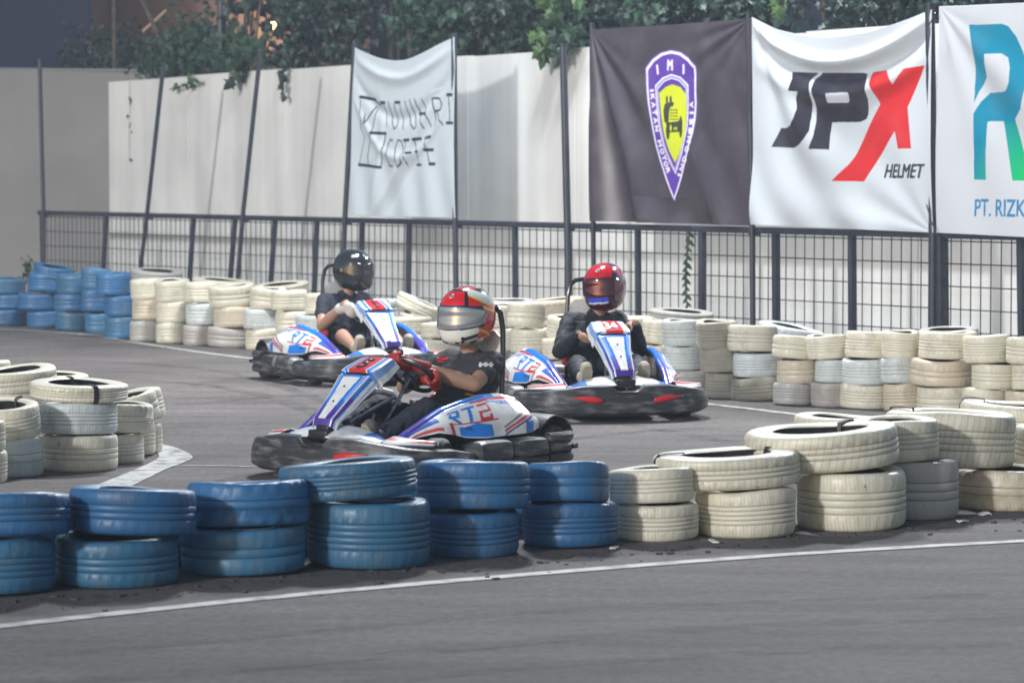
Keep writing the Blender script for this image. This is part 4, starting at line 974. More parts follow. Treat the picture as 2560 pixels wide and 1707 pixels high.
# straps tying the tyres: loops of webbing round the carcass of a tyre
def strap_on(name_part, phi, lb, wdt=.030):
    o = next(q for q in COL.objects if q.get('label') == name_part)
    e = o.rotation_quaternion.copy(); spin = e.to_matrix() @ Vector((1, 0, 0)); s0 = math.atan2(spin.y, spin.x)
    am = phi - s0; sd_, sg_ = o.data['seed'], o.data['sag']       # follow the carcass where the strap crosses it
    dz = lambda z: sg_ * math.sin(am + sd_) * .02 + (.0045 * math.sin(2 * am + sd_) + .002 * math.sin(3 * am + sd_)) * (z / .2)
    h = .2; pr = [(.182, -.002), (.17, .05), (.17, .15), (.182, h + .005), (.25, h + .007), (.285, h + .004), (.303, h - .03), (.306, .1), (.303, .03), (.285, -.002)]
    mb = MB(); rings = []
    n = len(pr)
    vs = []; fs = []
    for dphi in (-wdt / 2 / .3, wdt / 2 / .3):
        for off in (0, .005):
            for r_, z in pr:
                cr, cz = .24, .1; d = Vector((r_ - cr, z - cz)); d = d * (1 + off / max(d.length, .01))
                a_ = phi + dphi; vs.append(((cr + d.x) * math.cos(a_), (cr + d.x) * math.sin(a_), cz + d.y + dz(z)))
    for i in range(n):
        j = (i + 1) % n; A, B, C_, D_ = 0, n, 2 * n, 3 * n
        fs += [(A + i, A + j, C_ + j, C_ + i), (B + i, B + j, D_ + j, D_ + i), (A + i, A + j, B + j, B + i), (C_ + i, C_ + j, D_ + j, D_ + i)]
    mb.add(vs, fs); q = mb.build('strap', M['black']); q.location = o.location; q.scale = o.scale
    q.rotation_mode = 'QUATERNION'; e = o.rotation_quaternion.copy()
    q.rotation_quaternion = Quaternion((1, 0, 0), 0) @ e
    # undo the tyre's own spin so that phi is measured in the world
    spin = e.to_matrix() @ Vector((1, 0, 0)); s0 = math.atan2(spin.y, spin.x); q.rotation_quaternion = e @ Quaternion((0, 0, 1), -s0)
    tag(q, lb, 'strap', 'straps tying tyres together')
W_ = 'top white tyre, front stack '
strap_on(W_ + wl_[1], R(192), 'black strap at the left rim of the first tilted white tyre')
strap_on(W_ + wl_[1], R(20), 'black strap between the first and the widest tilted white tyres')
strap_on(W_ + wl_[2], R(60), 'black strap over the far rim of the widest white tyre')
strap_on(W_ + wl_[4], R(150), 'black strap between the two right white tyres')
strap_on('upper white tyre in the second row at the right edge', R(170), 'black strap over the far right white tyre')
strap_on('thin top tyre with dark opening in the island', R(110), 'black strap at the far rim of the island tyre with dark opening')
strap_on('thin top tyre with dark opening in the island', R(-62), 'black strap at the near rim of the island opening')
strap_on('tilted top tyre with open hole at the left of the island', R(70), 'black strap on the island tyre with open hole')

# ================================================================== KARTS
KB, KP, KR, KW, KD = srgb(18, 122, 218), srgb(72, 44, 150), srgb(205, 38, 46), (.74, .75, .74), (.03, .03, .04)
def mixc(a, b, t): t = max(0, min(1, t)); return tuple(a[i] + (b[i] - a[i]) * t for i in range(3))
def sweep(path, prof, closed=False):
    """path: list of (x, y, nx, ny); prof(i) -> list of (out, z)"""
    rings = []
    for i, (x, y, nx, ny) in enumerate(path):
        rings.append([Vector((x + nx * o, y + ny * o, z)) for o, z in prof(i)])
    return rings
def planpath(pts, n):
    """catmull-rom through pts (x, y), with outward normals (path runs from right side round the front to the left)"""
    out = []; m = len(pts)
    for i in range(m - 1):
        p0 = Vector(pts[max(i - 1, 0)]); p1 = Vector(pts[i]); p2 = Vector(pts[i + 1]); p3 = Vector(pts[min(i + 2, m - 1)])
        for k in range(n):
            t = k / n; out.append(.5 * ((2 * p1) + (p2 - p0) * t + (2 * p0 - 5 * p1 + 4 * p2 - p3) * t * t + (3 * p1 - p0 - 3 * p2 + p3) * t ** 3))
    out.append(Vector(pts[-1])); res = []
    for i, p in enumerate(out):
        d = (out[min(i + 1, len(out) - 1)] - out[max(i - 1, 0)]).normalized(); res.append((p.x, p.y, d.y, -d.x))
    return res
def pod_fn(side):
    def f(u, v):
        x = lerp(.73, -.33, u)
        yc = sinterp(u, [(0, .40), (.3, .43), (.65, .47), (1, .50)]); yo = sinterp(u, [(0, .42), (.12, .46), (.35, .56), (.6, .64), (.9, .665), (1, .64)])
        zc = interp(u, [(0, .225), (.12, .30), (.25, .365), (.38, .42), (.52, .458), (.68, .485), (.82, .485), (.93, .46), (1, .40)])
        zb = interp(u, [(0, .20), (.06, .215), (.14, .262), (.26, .288), (.36, .272), (.44, .25), (.55, .243), (.9, .255), (1, .275)])
        # cross-section: inner wall, crest, convex outer flank
        if v < .14:
            q = v / .14; y = yc - .03 + .0 * q; z = lerp(.19, zc - .015, q); y = yc - .035
        elif v < .26:
            q = (v - .14) / .12; a = PI * (1 - q); y = yc - .005 + .03 * math.cos(a); z = zc - .015 + .017 * math.sin(a)
        else:
            q = (v - .26) / .74
            b_ = math.sin(q * PI) * .022 * interp(u, [(0, .2), (.4, .8), (1, 1)])
            y = lerp(yc + .025, yo, q ** .85) + b_; z = lerp(zc - .013, zb, q ** 1.15)
            # swelling fairing ahead of the rear wheel
            bu = math.exp(-((u - .86) / .17) ** 2 - ((q - .62) / .26) ** 2); y += .024 * bu
            bu = math.exp(-((u - .25) / .10) ** 2) * q; y += .01 * bu
        return (x, side * y, z)
    return f
def rt8(s_, t_):
    """the lettering on the pod in a box 0..1 x 0..1 (t up); returns colour or None"""
    t_ = t_; s2 = s_ - .10 * (t_ - .5)
    def bar(x0, x1, y0, y1): return x0 <= s2 <= x1 and y0 <= t_ <= y1
    w = .07
    if bar(0, .26, .84, 1) or bar(.26 - w, .26, .5, 1) or bar(0, .26, .46, .62) or bar(.02, .02 + w, .46, .8): return KB
    if s2 < .3 and 0 <= t_ <= .46 and abs(s2 - (.10 + .16 * (1 - t_ / .46))) < w * .6: return KB
    if bar(.33, .62, .84, 1) or bar(.445, .445 + w + .01, 0, 1): return KB
    if bar(.68, 1, .84, 1) or bar(.93, 1, .5, 1) or bar(.68, 1, .44, .58) or bar(.68, .68 + w, 0, .58) or bar(.68, 1, 0, .15) or bar(.93, 1, 0, .3): return KR
    return None
def pod_col(side, style):
    def c(u, v):
        if v < .13: return KD
        q = (v - .26) / .74
        if v < .30 and .12 < u < .76: return mixc(KP, KB, (u - .18) / .3)
        if u < .30 and q < .85:
            if q < .35 + u: return mixc(KP, KB, (u - .02) / .45) if q < .28 + .2 * u else KW
            return mixc(KW, KR, .9) if q > .55 else KW
        if .55 < u < .96 and 0 <= q < .09 + .05 * (u - .55): return KR
        # lettering
        a, b_ = (.36, .66)
        if a < u < b_ and .14 < q < .56:
            s_ = (u - a) / (b_ - a); 
            if side < 0: s_ = 1 - s_
            k = rt8(s_, 1 - (q - .14) / .42)
            if k: return k
        if .40 < u < .62 and .60 < q < .98 and (q - .6) > abs(u - .52) * .9: return KB
        if .36 < u < .68 and .575 < q < .605: return KR
        if u > .70 and q > .30:
            w = (u - .70) / .3; z = (q - .3) / .7
            if abs(z - (.85 - .8 * w)) < .05: return KR
            if abs(z - (.98 - .8 * w)) < .04: return KP
            if abs(z - (.72 - .85 * w)) < .035: return (.10, .10, .12)
            if .55 < w < .8 and z > .55: return KB
        if .66 < u < .99 and abs(q - (.13 + .35 * (u - .66))) < .022: return KB
        if .72 < u < .99 and abs(q - (.20 + .40 * (u - .72))) < .012: return KP
        if u > .34 and u < .37 and q > .5: return KR
        return KW
    return c
def nassau_fn(u, v):
    """steering fairing: u across (0 right flank .. 1 left flank), v up; folds over into the number plate"""
    x = interp(v, [(0, .885), (.08, .872), (.62, .605), (.66, .575), (.72, .575), (1, .40)])
    z = interp(v, [(0, .325), (.08, .37), (.62, .605), (.66, .615), (.72, .635), (1, .70)])
    hw = interp(v, [(0, .068), (.1, .074), (.4, .092), (.62, .118), (.8, .135), (1, .12)])
    fl = interp(v, [(0, .04), (.3, .07), (.62, .085), (.8, .07), (1, .05)])      # depth of the flanks
    if u < .22: q = u / .22; y = -hw - .022 * (1 - q); bx = fl * (1 - q)
    elif u > .78: q = (u - .78) / .22; y = hw + .022 * q; bx = fl * q
    else:
        q = (u - .22) / .56; y = lerp(-hw, hw, q); bx = 0
    cr = .012 * (1 - min(1, abs((u - .5) / .28)) ** 2)
    # flanks fold down and back
    dx, dz = -bx * .75, -bx * (.55 if v < .62 else 1.0)
    if .62 < v < .72 and .27 < u < .73: cr -= .016
    return (x + dx + cr * .7, y, z + dz + cr * .7)
def nassau_col(style):
    def c(u, v):
        a = abs(u - .5)
        if a > .28:      # flanks
            k = (a - .28) / .22
            if v > .62: return KW if k > .5 else mixc(KB, KW, .3)
            if k < .35: return KB if v > .35 else KP
            if k > .8 and v > .2: return KW
            return KW if (k + v * .5) % .45 > .16 else mixc(KB, KW, .35)
        if .625 < v < .715: return (.012, .012, .016) if a < .225 else KB
        if v >= .715:
            if style == 'b':
                return KR if a < .17 and u > .38 else (KW if u > .3 else mixc(KB, KW, .5))
            if a < .155: return KR
            if a < .175: return KW
            if a < .23: return KB
            return mixc(KB, KW, .8)
        wt = interp(v, [(.05, .10), (.6, .165)])
        if v > .07 and a < wt and v < .60: return KW
        base = mixc(KP, KB, (v - .16) / .18)
        if a > .255: return mixc(KW, base, .25)
        if .21 < a < .235 and v > .3: return mixc(base, (1, 1, 1), .25)
        return base
    return c
def kart(name, label, loc, th, style, number, steer, numcol):
    """local frame: x forward, y to the driver's left, z up"""
    rz = math.atan2(-math.cos(th), -math.sin(th))
    k = empty(name, label, 'go-kart', loc, rz, 'rental karts racing round the bend')
    # --- front bumper shell
    fp = planpath([(.30, -.70), (.50, -.715), (.68, -.68), (.85, -.59), (.93, -.43), (.965, -.22), (.975, 0), (.965, .22), (.93, .43), (.85, .59), (.68, .68), (.50, .715), (.30, .70)], 7)
    def fprof(i):
        x, y = fp[i][0], abs(fp[i][1]); 
        top = interp(y, [(0, .272), (.32, .268), (.55, .238), (.72, .20)]); 
        if x < .5: top = lerp(.17, .20, (x - .3) / .2)
        notch = .045 if y < .085 else (.045 * (1 - (y - .085) / .03) if y < .115 else 0)
        bot = interp(y, [(0, .045), (.5, .05), (.72, .075)])
        hgt = top - bot
        return [(-.09, bot + .02), (-.02, bot), (.0, bot + .01), (.016, bot + hgt * .12), (.020, bot + hgt * .45), (.015, bot + hgt * .62), (.006, top - .035 - notch * .5), (-.004, top - .006 - notch), (-.015, top - notch), (-.06, top + .004 - notch), (-.09, top - .01 - notch)]
    mb = MB(); mb.loft(sweep(fp, fprof)); fb = mb.build('front_bumper', M['bumper'], k, 30)
    # red flashes on the shell
    for s_ in ((1,) if number == '5' else (-1, 1)):
        mb = MB(); vs = []; n = 14
        for i in range(n + 1):
            q = i / n; y = s_ * lerp(.19, .42, q)
            # locate on the path
            j = min(range(len(fp)), key=lambda j: abs(fp[j][1] - y) + (0 if fp[j][0] > .7 else 9)); x = interp(abs(y), [(.0, .975), (.22, .965), (.32, .951), (.43, .93), (.5, .905)]); nx, ny = fp[j][2], fp[j][3]
            zc = lerp(.160, .190, q); hh = .026 * math.sin(PI * min(1, .12 + q * .9)) * (1.2 - q * .8) if q < .98 else .002
            o_ = .022
            for zz in (zc - hh, zc + hh): vs.append((x + nx * (o_ + .008), y + ny * (o_ + .008), zz))
        mb.add(vs, [(2 * i, 2 * i + 1, 2 * i + 3, 2 * i + 2) for i in range(n)]); o = mb.build('red_flash', M['red'], fb); solid(o, .004)
    # dark vent slot in the middle
    mb = MB(); mb.loft([[Vector((.985, y, z)) for y, z in ((-.085, .222), (.085, .222), (.06, .196), (-.06, .196))], [Vector((.93, y, z)) for y, z in ((-.085, .222), (.085, .222), (.06, .196), (-.06, .196))]]); mb.build('slot', M['black'], fb)
    # --- side bumpers: two ribbed modules a side
    for s_ in (-1, 1):
        mb = MB()
        for x0, x1, bul in ((.31, -.02, 1), (-.045, -.36, 0)):
            rings = []
            for i in range(13):
                q = i / 12; x = lerp(x0, x1, q); e_ = 1 - abs(2 * q - 1) ** 6
                o_ = .70 + (.02 if bul else .012) * e_ ; top = .205 + (.03 if bul else .022) * e_
                pr = [(-.13, .08), (-.02, .055), (0, .07), (.012, .085), (.014, .105), (.0, .118), (.014, .130), (.016, .155), (.004, top - .012), (-.02, top), (-.10, top), (-.13, top - .02)]
                rings.append([Vector((x, s_ * (o_ + a - (0 if e_ > .2 else .02)), z)) for a, z in pr])
            mb.loft(rings)
        sb_ = mb.build('side_bumper', M['bumper'], k, 30)
        mb = MB(); mb.box((.06, s_ * .722, .125), (.075, .012, .045), bev=.004); mb.build('slot', M['black'], sb_)
    # --- rear bumper with three ribs
    rp = planpath([(-.36, .70), (-.52, .705), (-.63, .65), (-.71, .52), (-.735, .3), (-.74, 0), (-.735, -.3), (-.71, -.52), (-.63, -.65), (-.52, -.705), (-.36, -.70)], 6)
    rp = [(x, y, nx, ny) for x, y, nx, ny in rp]
    cen = Vector((0, 0))
    rp = [(x, y, nx if nx * (x + .4) + ny * y > 0 or True else -nx, ny) for x, y, nx, ny in rp]
    def rprof(i):
        pr = [(-.10, .07), (-.02, .06)]
        for b_ in range(3):
            z = .065 + b_ * .062; pr += [(.004, z), (.016, z + .014), (.016, z + .040), (.004, z + .055)]
            if b_ < 2: pr += [(-.006, z + .0575)]
        pr += [(-.03, .248), (-.10, .235)]; return pr
    # make sure normals point outwards
    sgn = 1 if (rp[len(rp) // 2][2] < 0) else -1
    rp = [(x, y, sgn * nx, sgn * ny) for x, y, nx, ny in rp]
    mb = MB(); mb.loft(sweep(rp, rprof)); rb_ = mb.build('rear_bumper', M['bumper'], k, 30)
    for s_ in (-1, 1):
        mb = MB(); mb.box((-.60, s_ * .703, .155), (.05, .03, .03), rot=Matrix.Rotation(s_ * .25, 3, 'Z'), bev=.005); mb.build('slot', M['black'], rb_)
    # --- floor pan and frame
    mb = MB(); mb.loft([[Vector((x, y, z)) for x, y in ((.86, -.22), (.86, .22), (.3, .30), (-.2, .34), (-.7, .32), (-.7, -.32), (-.2, -.34), (.3, -.30))] for z in (.055, .062)]); mb.build('floor_pan', M['steel'], k)
    mb = MB()
    for s_ in (-1, 1):
        mb.tube([(.86, s_ * .20, .08), (.5, s_ * .30, .08), (.1, s_ * .33, .08), (-.3, s_ * .36, .08), (-.72, s_ * .36, .10)], .016, 8)
        mb.tube([(.5, s_ * .30, .09), (.5, s_ * .52, .13)], .016, 8); mb.tube([(.25, s_ * .32, .09), (.25, s_ * .66, .13)], .012, 8); mb.tube([(-.28, s_ * .34, .09), (-.28, s_ * .66, .13)], .012, 8)
        mb.tube([(.86, s_ * .12, .08), (.93, s_ * .12, .14), (.93, s_ * .12, .23)], .011, 8); mb.tube([(.88, s_ * .03, .27), (.93, s_ * .10, .25)], .01, 6)
    mb.tube([(.86, -.2, .08), (.86, .2, .08)], .016, 8); mb.tube([(-.72, -.36, .10), (-.72, .36, .10)], .016, 8); mb.tube([(.05, -.33, .08), (.05, .33, .08)], .014, 8)
    mb.build('chassis', M['frame'], k)
    # --- side pods, fairing and nose panels
    for s_ in (-1, 1):
        o = obj('side_pod', grid(pod_fn(s_), 150, 70, pod_col(s_, style)), k, M['livery']); solid(o, .004, 0)
        mb = MB(); mb.tube([(.18, s_ * .58, .30), (.30, s_ * .60, .31)], .004, 6); mb.build('clip', M['black'], o)
        # rear fender arching over the wheel
        mb = MB(); rings = []
        for i in range(11):
            a = lerp(R(20), R(150), i / 10); x = -.50 + .185 * math.cos(a); z = .145 + .205 * math.sin(a)
            rings.append([Vector((x, s_ * .44, z)), Vector((x, s_ * .64, z - .004)), Vector((x, s_ * .64, z - .014)), Vector((x, s_ * .44, z - .010))])
        mb.loft(rings); mb.build('rear_fender', M['bumper'], k)
        # nose panel beside the fairing
        def npf(u, v, s_=s_):
            y = lerp(.07, .40, u); x = lerp(.935 - .20 * max(0, u - .4) ** 1.5, .74 - .02 * u, v); z = lerp(.268 - .03 * u, .325 - .085 * u + .02 * math.sin(u * PI), v) + .012 * math.sin(v * PI)
            return (x, s_ * y, z)
        def npc(u, v):
            if u > .62: return KB if u < .86 - .2 * v else (KW if u > .93 else mixc(KB, KP, .3))
            return KW
        o = obj('nose_panel', grid(npf, 40, 20, npc), k, M['livery']); solid(o, .006, 0)
        # pale corner fairing ahead of the front wheel
        def cf(u, v, s_=s_):
            y = lerp(.42, .66, u); x = lerp(.86 - .22 * u * u, .60, v); z = .228 - .01 * u + .05 * math.sin(v * PI * .9) * (1 - .3 * u)
            return (x, s_ * y, z)
        o = obj('corner_panel', grid(cf, 24, 20, lambda u, v: KR if v > .25 and v < .45 else (KW if v > .12 else KD)), k, M['livery']); solid(o, .006, 0)
    na = obj('front_fairing', grid(nassau_fn, 90, 120, nassau_col(style)), k, M['livery']); solid(na, .005, 1)
    mb = MB(); mb.box((.895, 0, .282), (.06, .15, .05), bev=.008); mb.box((.86, 0, .31), (.05, .10, .05), bev=.008); mb.build('fairing_bracket', M['black'], k)
    for v_ in (.28, .47):
        p_ = Vector(nassau_fn(.5, v_)); mb = MB(); nn_ = Vector((.7, 0, .72)).normalized(); mb.cyl(p_ + nn_ * .001, p_ + nn_ * .008, .007, 8); mb.build('bolt', M['black'], na)
    # racing number on the plate
    v2, tr, w_, h_ = glyphs(number, .035); mb = MB(); ar = (.13 if number == '5' else .07) if len(number) == 1 else .25
    vs = []
    for x, y in v2:
        u_ = .5 + (.5 - x / w_) * -ar * (1.0) * .9; vv = .75 + (y / h_) * .20
        p_ = Vector(nassau_fn(u_, vv)); vs.append(p_ + Vector((.35, 0, .93)) * .008)
    mb.add(vs, tr); o = mb.build('number', numcol, na); solid(o, .003, 1)
    # --- wheels
    def wheel(x, y, w, r_, ang=0):
        e_ = 0; mb = MB(); rings = []; N = 40
        s_ = 1 if y > 0 else -1; rot = Matrix.Rotation(ang, 3, 'Z')
        pr = [(r_ * .55, -w / 2 + .012), (r_ * .8, -w / 2), (r_ * .95, -w / 2 + .012), (r_, -w / 2 + .03), (r_, w / 2 - .03), (r_ * .95, w / 2 - .012), (r_ * .8, w / 2), (r_ * .55, w / 2 - .012)]
        vs = []; fs = []; n = len(pr)
        for k_ in range(N):
            a = 2 * PI * k_ / N
            for q, o_ in pr: vs.append(rot @ Vector((q * math.cos(a), o_, q * math.sin(a))) + Vector((x, y, r_)))
        for k_ in range(N):
            l = (k_ + 1) % N
            for i in range(n): fs.append((k_ * n + i, l * n + i, l * n + (i + 1) % n, k_ * n + (i + 1) % n))
        mb.add(vs, fs); wo = mb.build('wheel', M['rubber'], k, 40)
        mb = MB(); c = Vector((x, y, r_)); ax = rot @ Vector((0, 1, 0)); mb.cyl(c - ax * w * .36, c + ax * w * .36, r_ * .56, 24); mb.cyl(c - ax * w * .44, c + ax * w * .44, r_ * .2, 12); mb.build('rim', M['steel'], wo)
    for s_ in (-1, 1): wheel(.50, s_ * .56, .125, .132, steer); wheel(-.50, s_ * .55, .19, .142)
    mb = MB(); mb.cyl((-.50, -.5, .142), (-.50, .5, .142), .02, 12); mb.cyl((-.5, .12, .142), (-.5, .13, .142), .09, 24); mb.build('rear_axle', M['steel'], k)
    mb = MB()
    for s_ in (-1, 1): mb.tube([(.45, s_ * .46, .13), (.42, s_ * .06, .16)], .008, 6)
    mb.tube([(.42, -.06, .16), (.42, .06, .16), (.44, 0, .2)], .012, 6); mb.build('tie_rods', M['steel'], k)
    # --- steering
    wc = Vector((.18, .08, .598)); ax = Vector((.60, 0, -.62)).normalized(); e1 = Vector((0, 1, 0)); e2 = ax.cross(e1).normalized()
    if e2.z < 0: e2 = -e2
    mb = MB(); mb.tube([wc, (.44, .02, .22)], .012, 8); mb.tube([(.62, -.02, .33), (.42, .02, .42), (.30, .05, .47)], .01, 6); mb.tube([(.70, .1, .10), (.52, .08, .38)], .011, 6); mb.tube([(.70, -.1, .10), (.52, -.04, .38)], .011, 6); mb.build('steering_column', M['steel'], k)
    mb = MB(); mb.tube([wc + (e1 * math.cos(a) + e2 * math.sin(a) * (1 if math.sin(a) < .5 else .9)) * .145 for a in np.linspace(0, 2 * PI, 40)[:-1]], .0145, 8, closed=True)
    sw = mb.build('steering_wheel', M['black'], k)
    mb = MB(); mb.cyl(wc - ax * .01, wc + ax * .03, .05, 16)
    for a in (R(90) + steer * 2.2, R(210) + steer * 2.2, R(330) + steer * 2.2): mb.tube([wc, wc + (e1 * math.cos(a) + e2 * math.sin(a)) * .14], .012, 6)
    mb.build('hub', M['steel'], sw)
    # --- pedals, tank, engine
    for s_ in (-1, 1):
        mb = MB(); mb.box((.76, s_ * .17, .20), (.016, .075, .13), rot=Matrix.Rotation(.35, 3, 'Y'), bev=.004); mb.tube([(.76, s_ * .17, .14), (.74, s_ * .17, .07)], .009, 6); mb.tube([(.77, s_ * .23, .25), (.77, s_ * .10, .25)], .008, 6); mb.build('pedal', M['steel'], k)
    mb = MB(); mb.box((.30, .05, .16), (.26, .2, .14), bev=.03); mb.build('fuel_tank', M['black'], k)
    mb = MB(); mb.box((-.36, -.36, .22), (.2, .16, .2), bev=.02)
    for i in range(7): mb.box((-.36, -.36, .20 + i * .022), (.23, .19, .006))
    mb.cyl((-.36, -.36, .34), (-.36, -.36, .40), .05, 16); mb.tube([(-.46, -.36, .26), (-.6, -.34, .30), (-.70, -.2, .30), (-.72, 0, .28)], .025, 10); mb.build('engine', M['steel'], k)
    mb = MB(); mb.box((-.62, -.05, .30), (.12, .42, .05), bev=.02); mb.build('rear_cover', M['white'], k)
    # --- seat
    def seat(u, v):
        a = lerp(-1, 1, u); w = .20 - .02 * v
        if v < .4: q = v / .4; x = lerp(.02, -.27, q); z = lerp(.17, .115, q)
        else:
            q = (v - .4) / .6; x = -.27 - .19 * q ** .8 - .02 * math.sin(q * PI); z = .115 + .47 * q ** 1.1
        e_ = abs(a) ** 2.6; side_ = .14 * (1 - .35 * v) * (1 if v > .08 else v / .08)
        return (x + (e_ * side_ if v > .4 else e_ * .02) * 1.0, .08 + a * w, z + (e_ * side_ if v <= .5 else e_ * .02))
    o = obj('seat', grid(seat, 30, 40), k, M['black']); solid(o, .012, 0)
    # red padded bolsters at the shoulder
    for s_ in (-1, 1):
        mb = MB(); mb.ell((-.30, .08 + s_ * .215, .40), (.09, .028, .06)); mb.build('bolster', M['red'], k)
    # --- hoop and head rest
    mb = MB(); hp = [(-.50, -.17, .22), (-.50, -.165, .45), (-.52, -.155, .70), (-.53, -.14, .86), (-.53, -.11, .95), (-.53, -.05, .985), (-.53, .08, .995), (-.53, .21, .985), (-.53, .27, .95), (-.53, .30, .86), (-.52, .315, .70), (-.50, .325, .45), (-.50, .33, .22)]
    hp = [(x + .045, .085 + (y - .08) * .66, z) for x, y, z in hp]
    mb.tube([Vector(p_) for p_ in hp], .0175, 10); mb.tube([(-.455, -.075, .25), (-.60, -.2, .12)], .014, 8); mb.tube([(-.455, .25, .25), (-.60, .33, .12)], .014, 8); mb.tube([(-.475, -.07, .70), (-.475, .24, .70)], .012, 8)
    mb.build('roll_hoop', M['frame'], k)
    mb = MB(); mb.loft([[Vector((-.515 + dx, y, z)) for y, z in ((-.06, .52), (.23, .52), (.225, .80), (.18, .84), (-.01, .84), (-.055, .80))] for dx in (.03, .05)]); mb.build('head_rest', M['white'], k)
    return k, wc, e1, e2, ax

def place(xs_src, D, th):
    """kart origin at picture column xs (source px) and distance D"""
    return (((xs_src - 1280) / F) * D, D, 0)
K2 = kart('go_kart', 'nearest white, blue and red go-kart with red number 5 plate, turning left', place(1055, 19.35, 0), R(40), 'a', '5', R(18), M['black'])
K3 = kart('go_kart', 'go-kart coming head-on with white number 34 on its fairing', place(1481, 24.1, 0), R(-14), 'b', '34', R(-10), mat('number_white', (.8, .8, .8), .4))
K1 = kart('go_kart', 'farthest go-kart on the left, its red plate numbered 1', place(878, 28.0, 0), R(-27), 'a', '1', R(-14), M['black'])

# ================================================================== DRIVERS
def capsule(mb, a, ra, b, rb, n=14):
    a, b = Vector(a), Vector(b); d = b - a; L = d.length; d.normalize()
    pts = []; rs = []
    for i in range(6): t = PI / 2 * i / 5; pts.append(a - d * ra * math.cos(t)); rs.append(max(ra * math.sin(t), 1e-4))
    for i in range(1, 6): t = PI / 2 * i / 5; pts.append(b + d * rb * math.sin(t)); rs.append(max(rb * math.cos(t), 1e-4))
    pts.insert(6, b.copy()); rs.insert(6, rb)
    mb.tube(pts, rs, n)
def fuse(mb, voxel, it=4, wrinkle=0):
    me = bpy.data.meshes.new('tmp'); me.from_pydata([tuple(v) for v in mb.v], [], mb.f)
    bm = bmesh.new(); bm.from_mesh(me); bmesh.ops.recalc_face_normals(bm, faces=bm.faces); bm.to_mesh(me); bm.free()
    o = bpy.data.objects.new('tmp', me); COL.objects.link(o)
    r_ = o.modifiers.new('r', 'REMESH'); r_.mode = 'VOXEL'; r_.voxel_size = voxel; r_.use_smooth_shade = True
    s_ = o.modifiers.new('s', 'SMOOTH'); s_.factor = .5; s_.iterations = it
    if wrinkle:
        tx = bpy.data.textures.new('wr', 'CLOUDS'); tx.noise_scale = .055; tx.noise_depth = 3
        d_ = o.modifiers.new('d', 'DISPLACE'); d_.texture = tx; d_.strength = wrinkle; d_.mid_level = .5; d_.texture_coords = 'LOCAL'
    dg = bpy.context.evaluated_depsgraph_get(); dg.update(); out = bpy.data.meshes.new_from_object(o.evaluated_get(dg))
    bpy.data.objects.remove(o); bpy.data.meshes.remove(me); return shade(out)
def hand(mb, c, T, frm, g=0.0, sgn=1):
    """closed hand round a rim at c with tangent T, reached from point frm; g glove thickness. returns the wrist"""
    c = Vector(c); T = Vector(T).normalized(); A = (Vector(frm) - c); A = (A - T * A.dot(T)).normalized(); B = T.cross(A).normalized() * sgn
    lens = [.92, 1, .96, .82]; k = .0095 + g
    for i in range(4):
        o_ = (i - 1.5) * (.0205 + g * .6); rho = .027 + g * .5; last = None; n = 5
        for j in range(n + 1):
            ph = lerp(R(35), R(235) * lens[i], j / n); p = c + T * o_ + (A * math.cos(ph) + B * math.sin(ph)) * (rho + (.016 if j == 0 else 0) + (.006 if j == 1 else 0))
            if last is not None: capsule(mb, last, k * (1.12 - .06 * j), p, k * (1.05 - .06 * j), 10)
            last = p
    pc = c + A * .047 + B * .012
    capsule(mb, pc + T * .024 + B * .004, .021 + g, pc - T * .024 + B * .004, .019 + g); capsule(mb, pc + T * .018, .022 + g, pc + A * .03, .024 + g)
    capsule(mb, pc - T * .018, .020 + g, pc + A * .03, .024 + g)
    # thumb from the side of the palm, closing the other way round
    last = pc + T * .028 + A * .006
    for j, ph in enumerate((-10, -55, -105)):
        p = c + T * (.040 - .006 * j) + (A * math.cos(R(ph)) + B * math.sin(R(ph))) * (.032 + g * .5); capsule(mb, last, (.0125 - .001 * j) + g, p, (.0115 - .001 * j) + g, 10); last = p
    return c + A * .095
HR = []
def helmet_fn(az, el, off=0.0):
    """az 0 = front, el elevation; metres, helmet centred on the head"""
    ca, sa, ce, se = math.cos(az), math.sin(az), math.cos(el), math.sin(el)
    d = Vector((ce * ca, ce * sa, se))
    a, b, c = .172, .138, .165
    if d.x < 0: a = .168
    p = 2.25
    r_ = 1 / ((abs(d.x) / a) ** p + (abs(d.y) / b) ** p + (abs(d.z) / c) ** p) ** (1 / p)
    # chin bar pushed forward, eye port slightly recessed
    fr = max(0, ca) ** 1.5
    r_ *= 1 + .13 * fr * math.exp(-((el + .62) / .33) ** 2) - .03 * fr * math.exp(-((el - .12) / .2) ** 2)
    r_ *= 1 + .05 * max(0, -ca) * math.exp(-((el + .7) / .3) ** 2) * -1
    return d * (r_ + off)
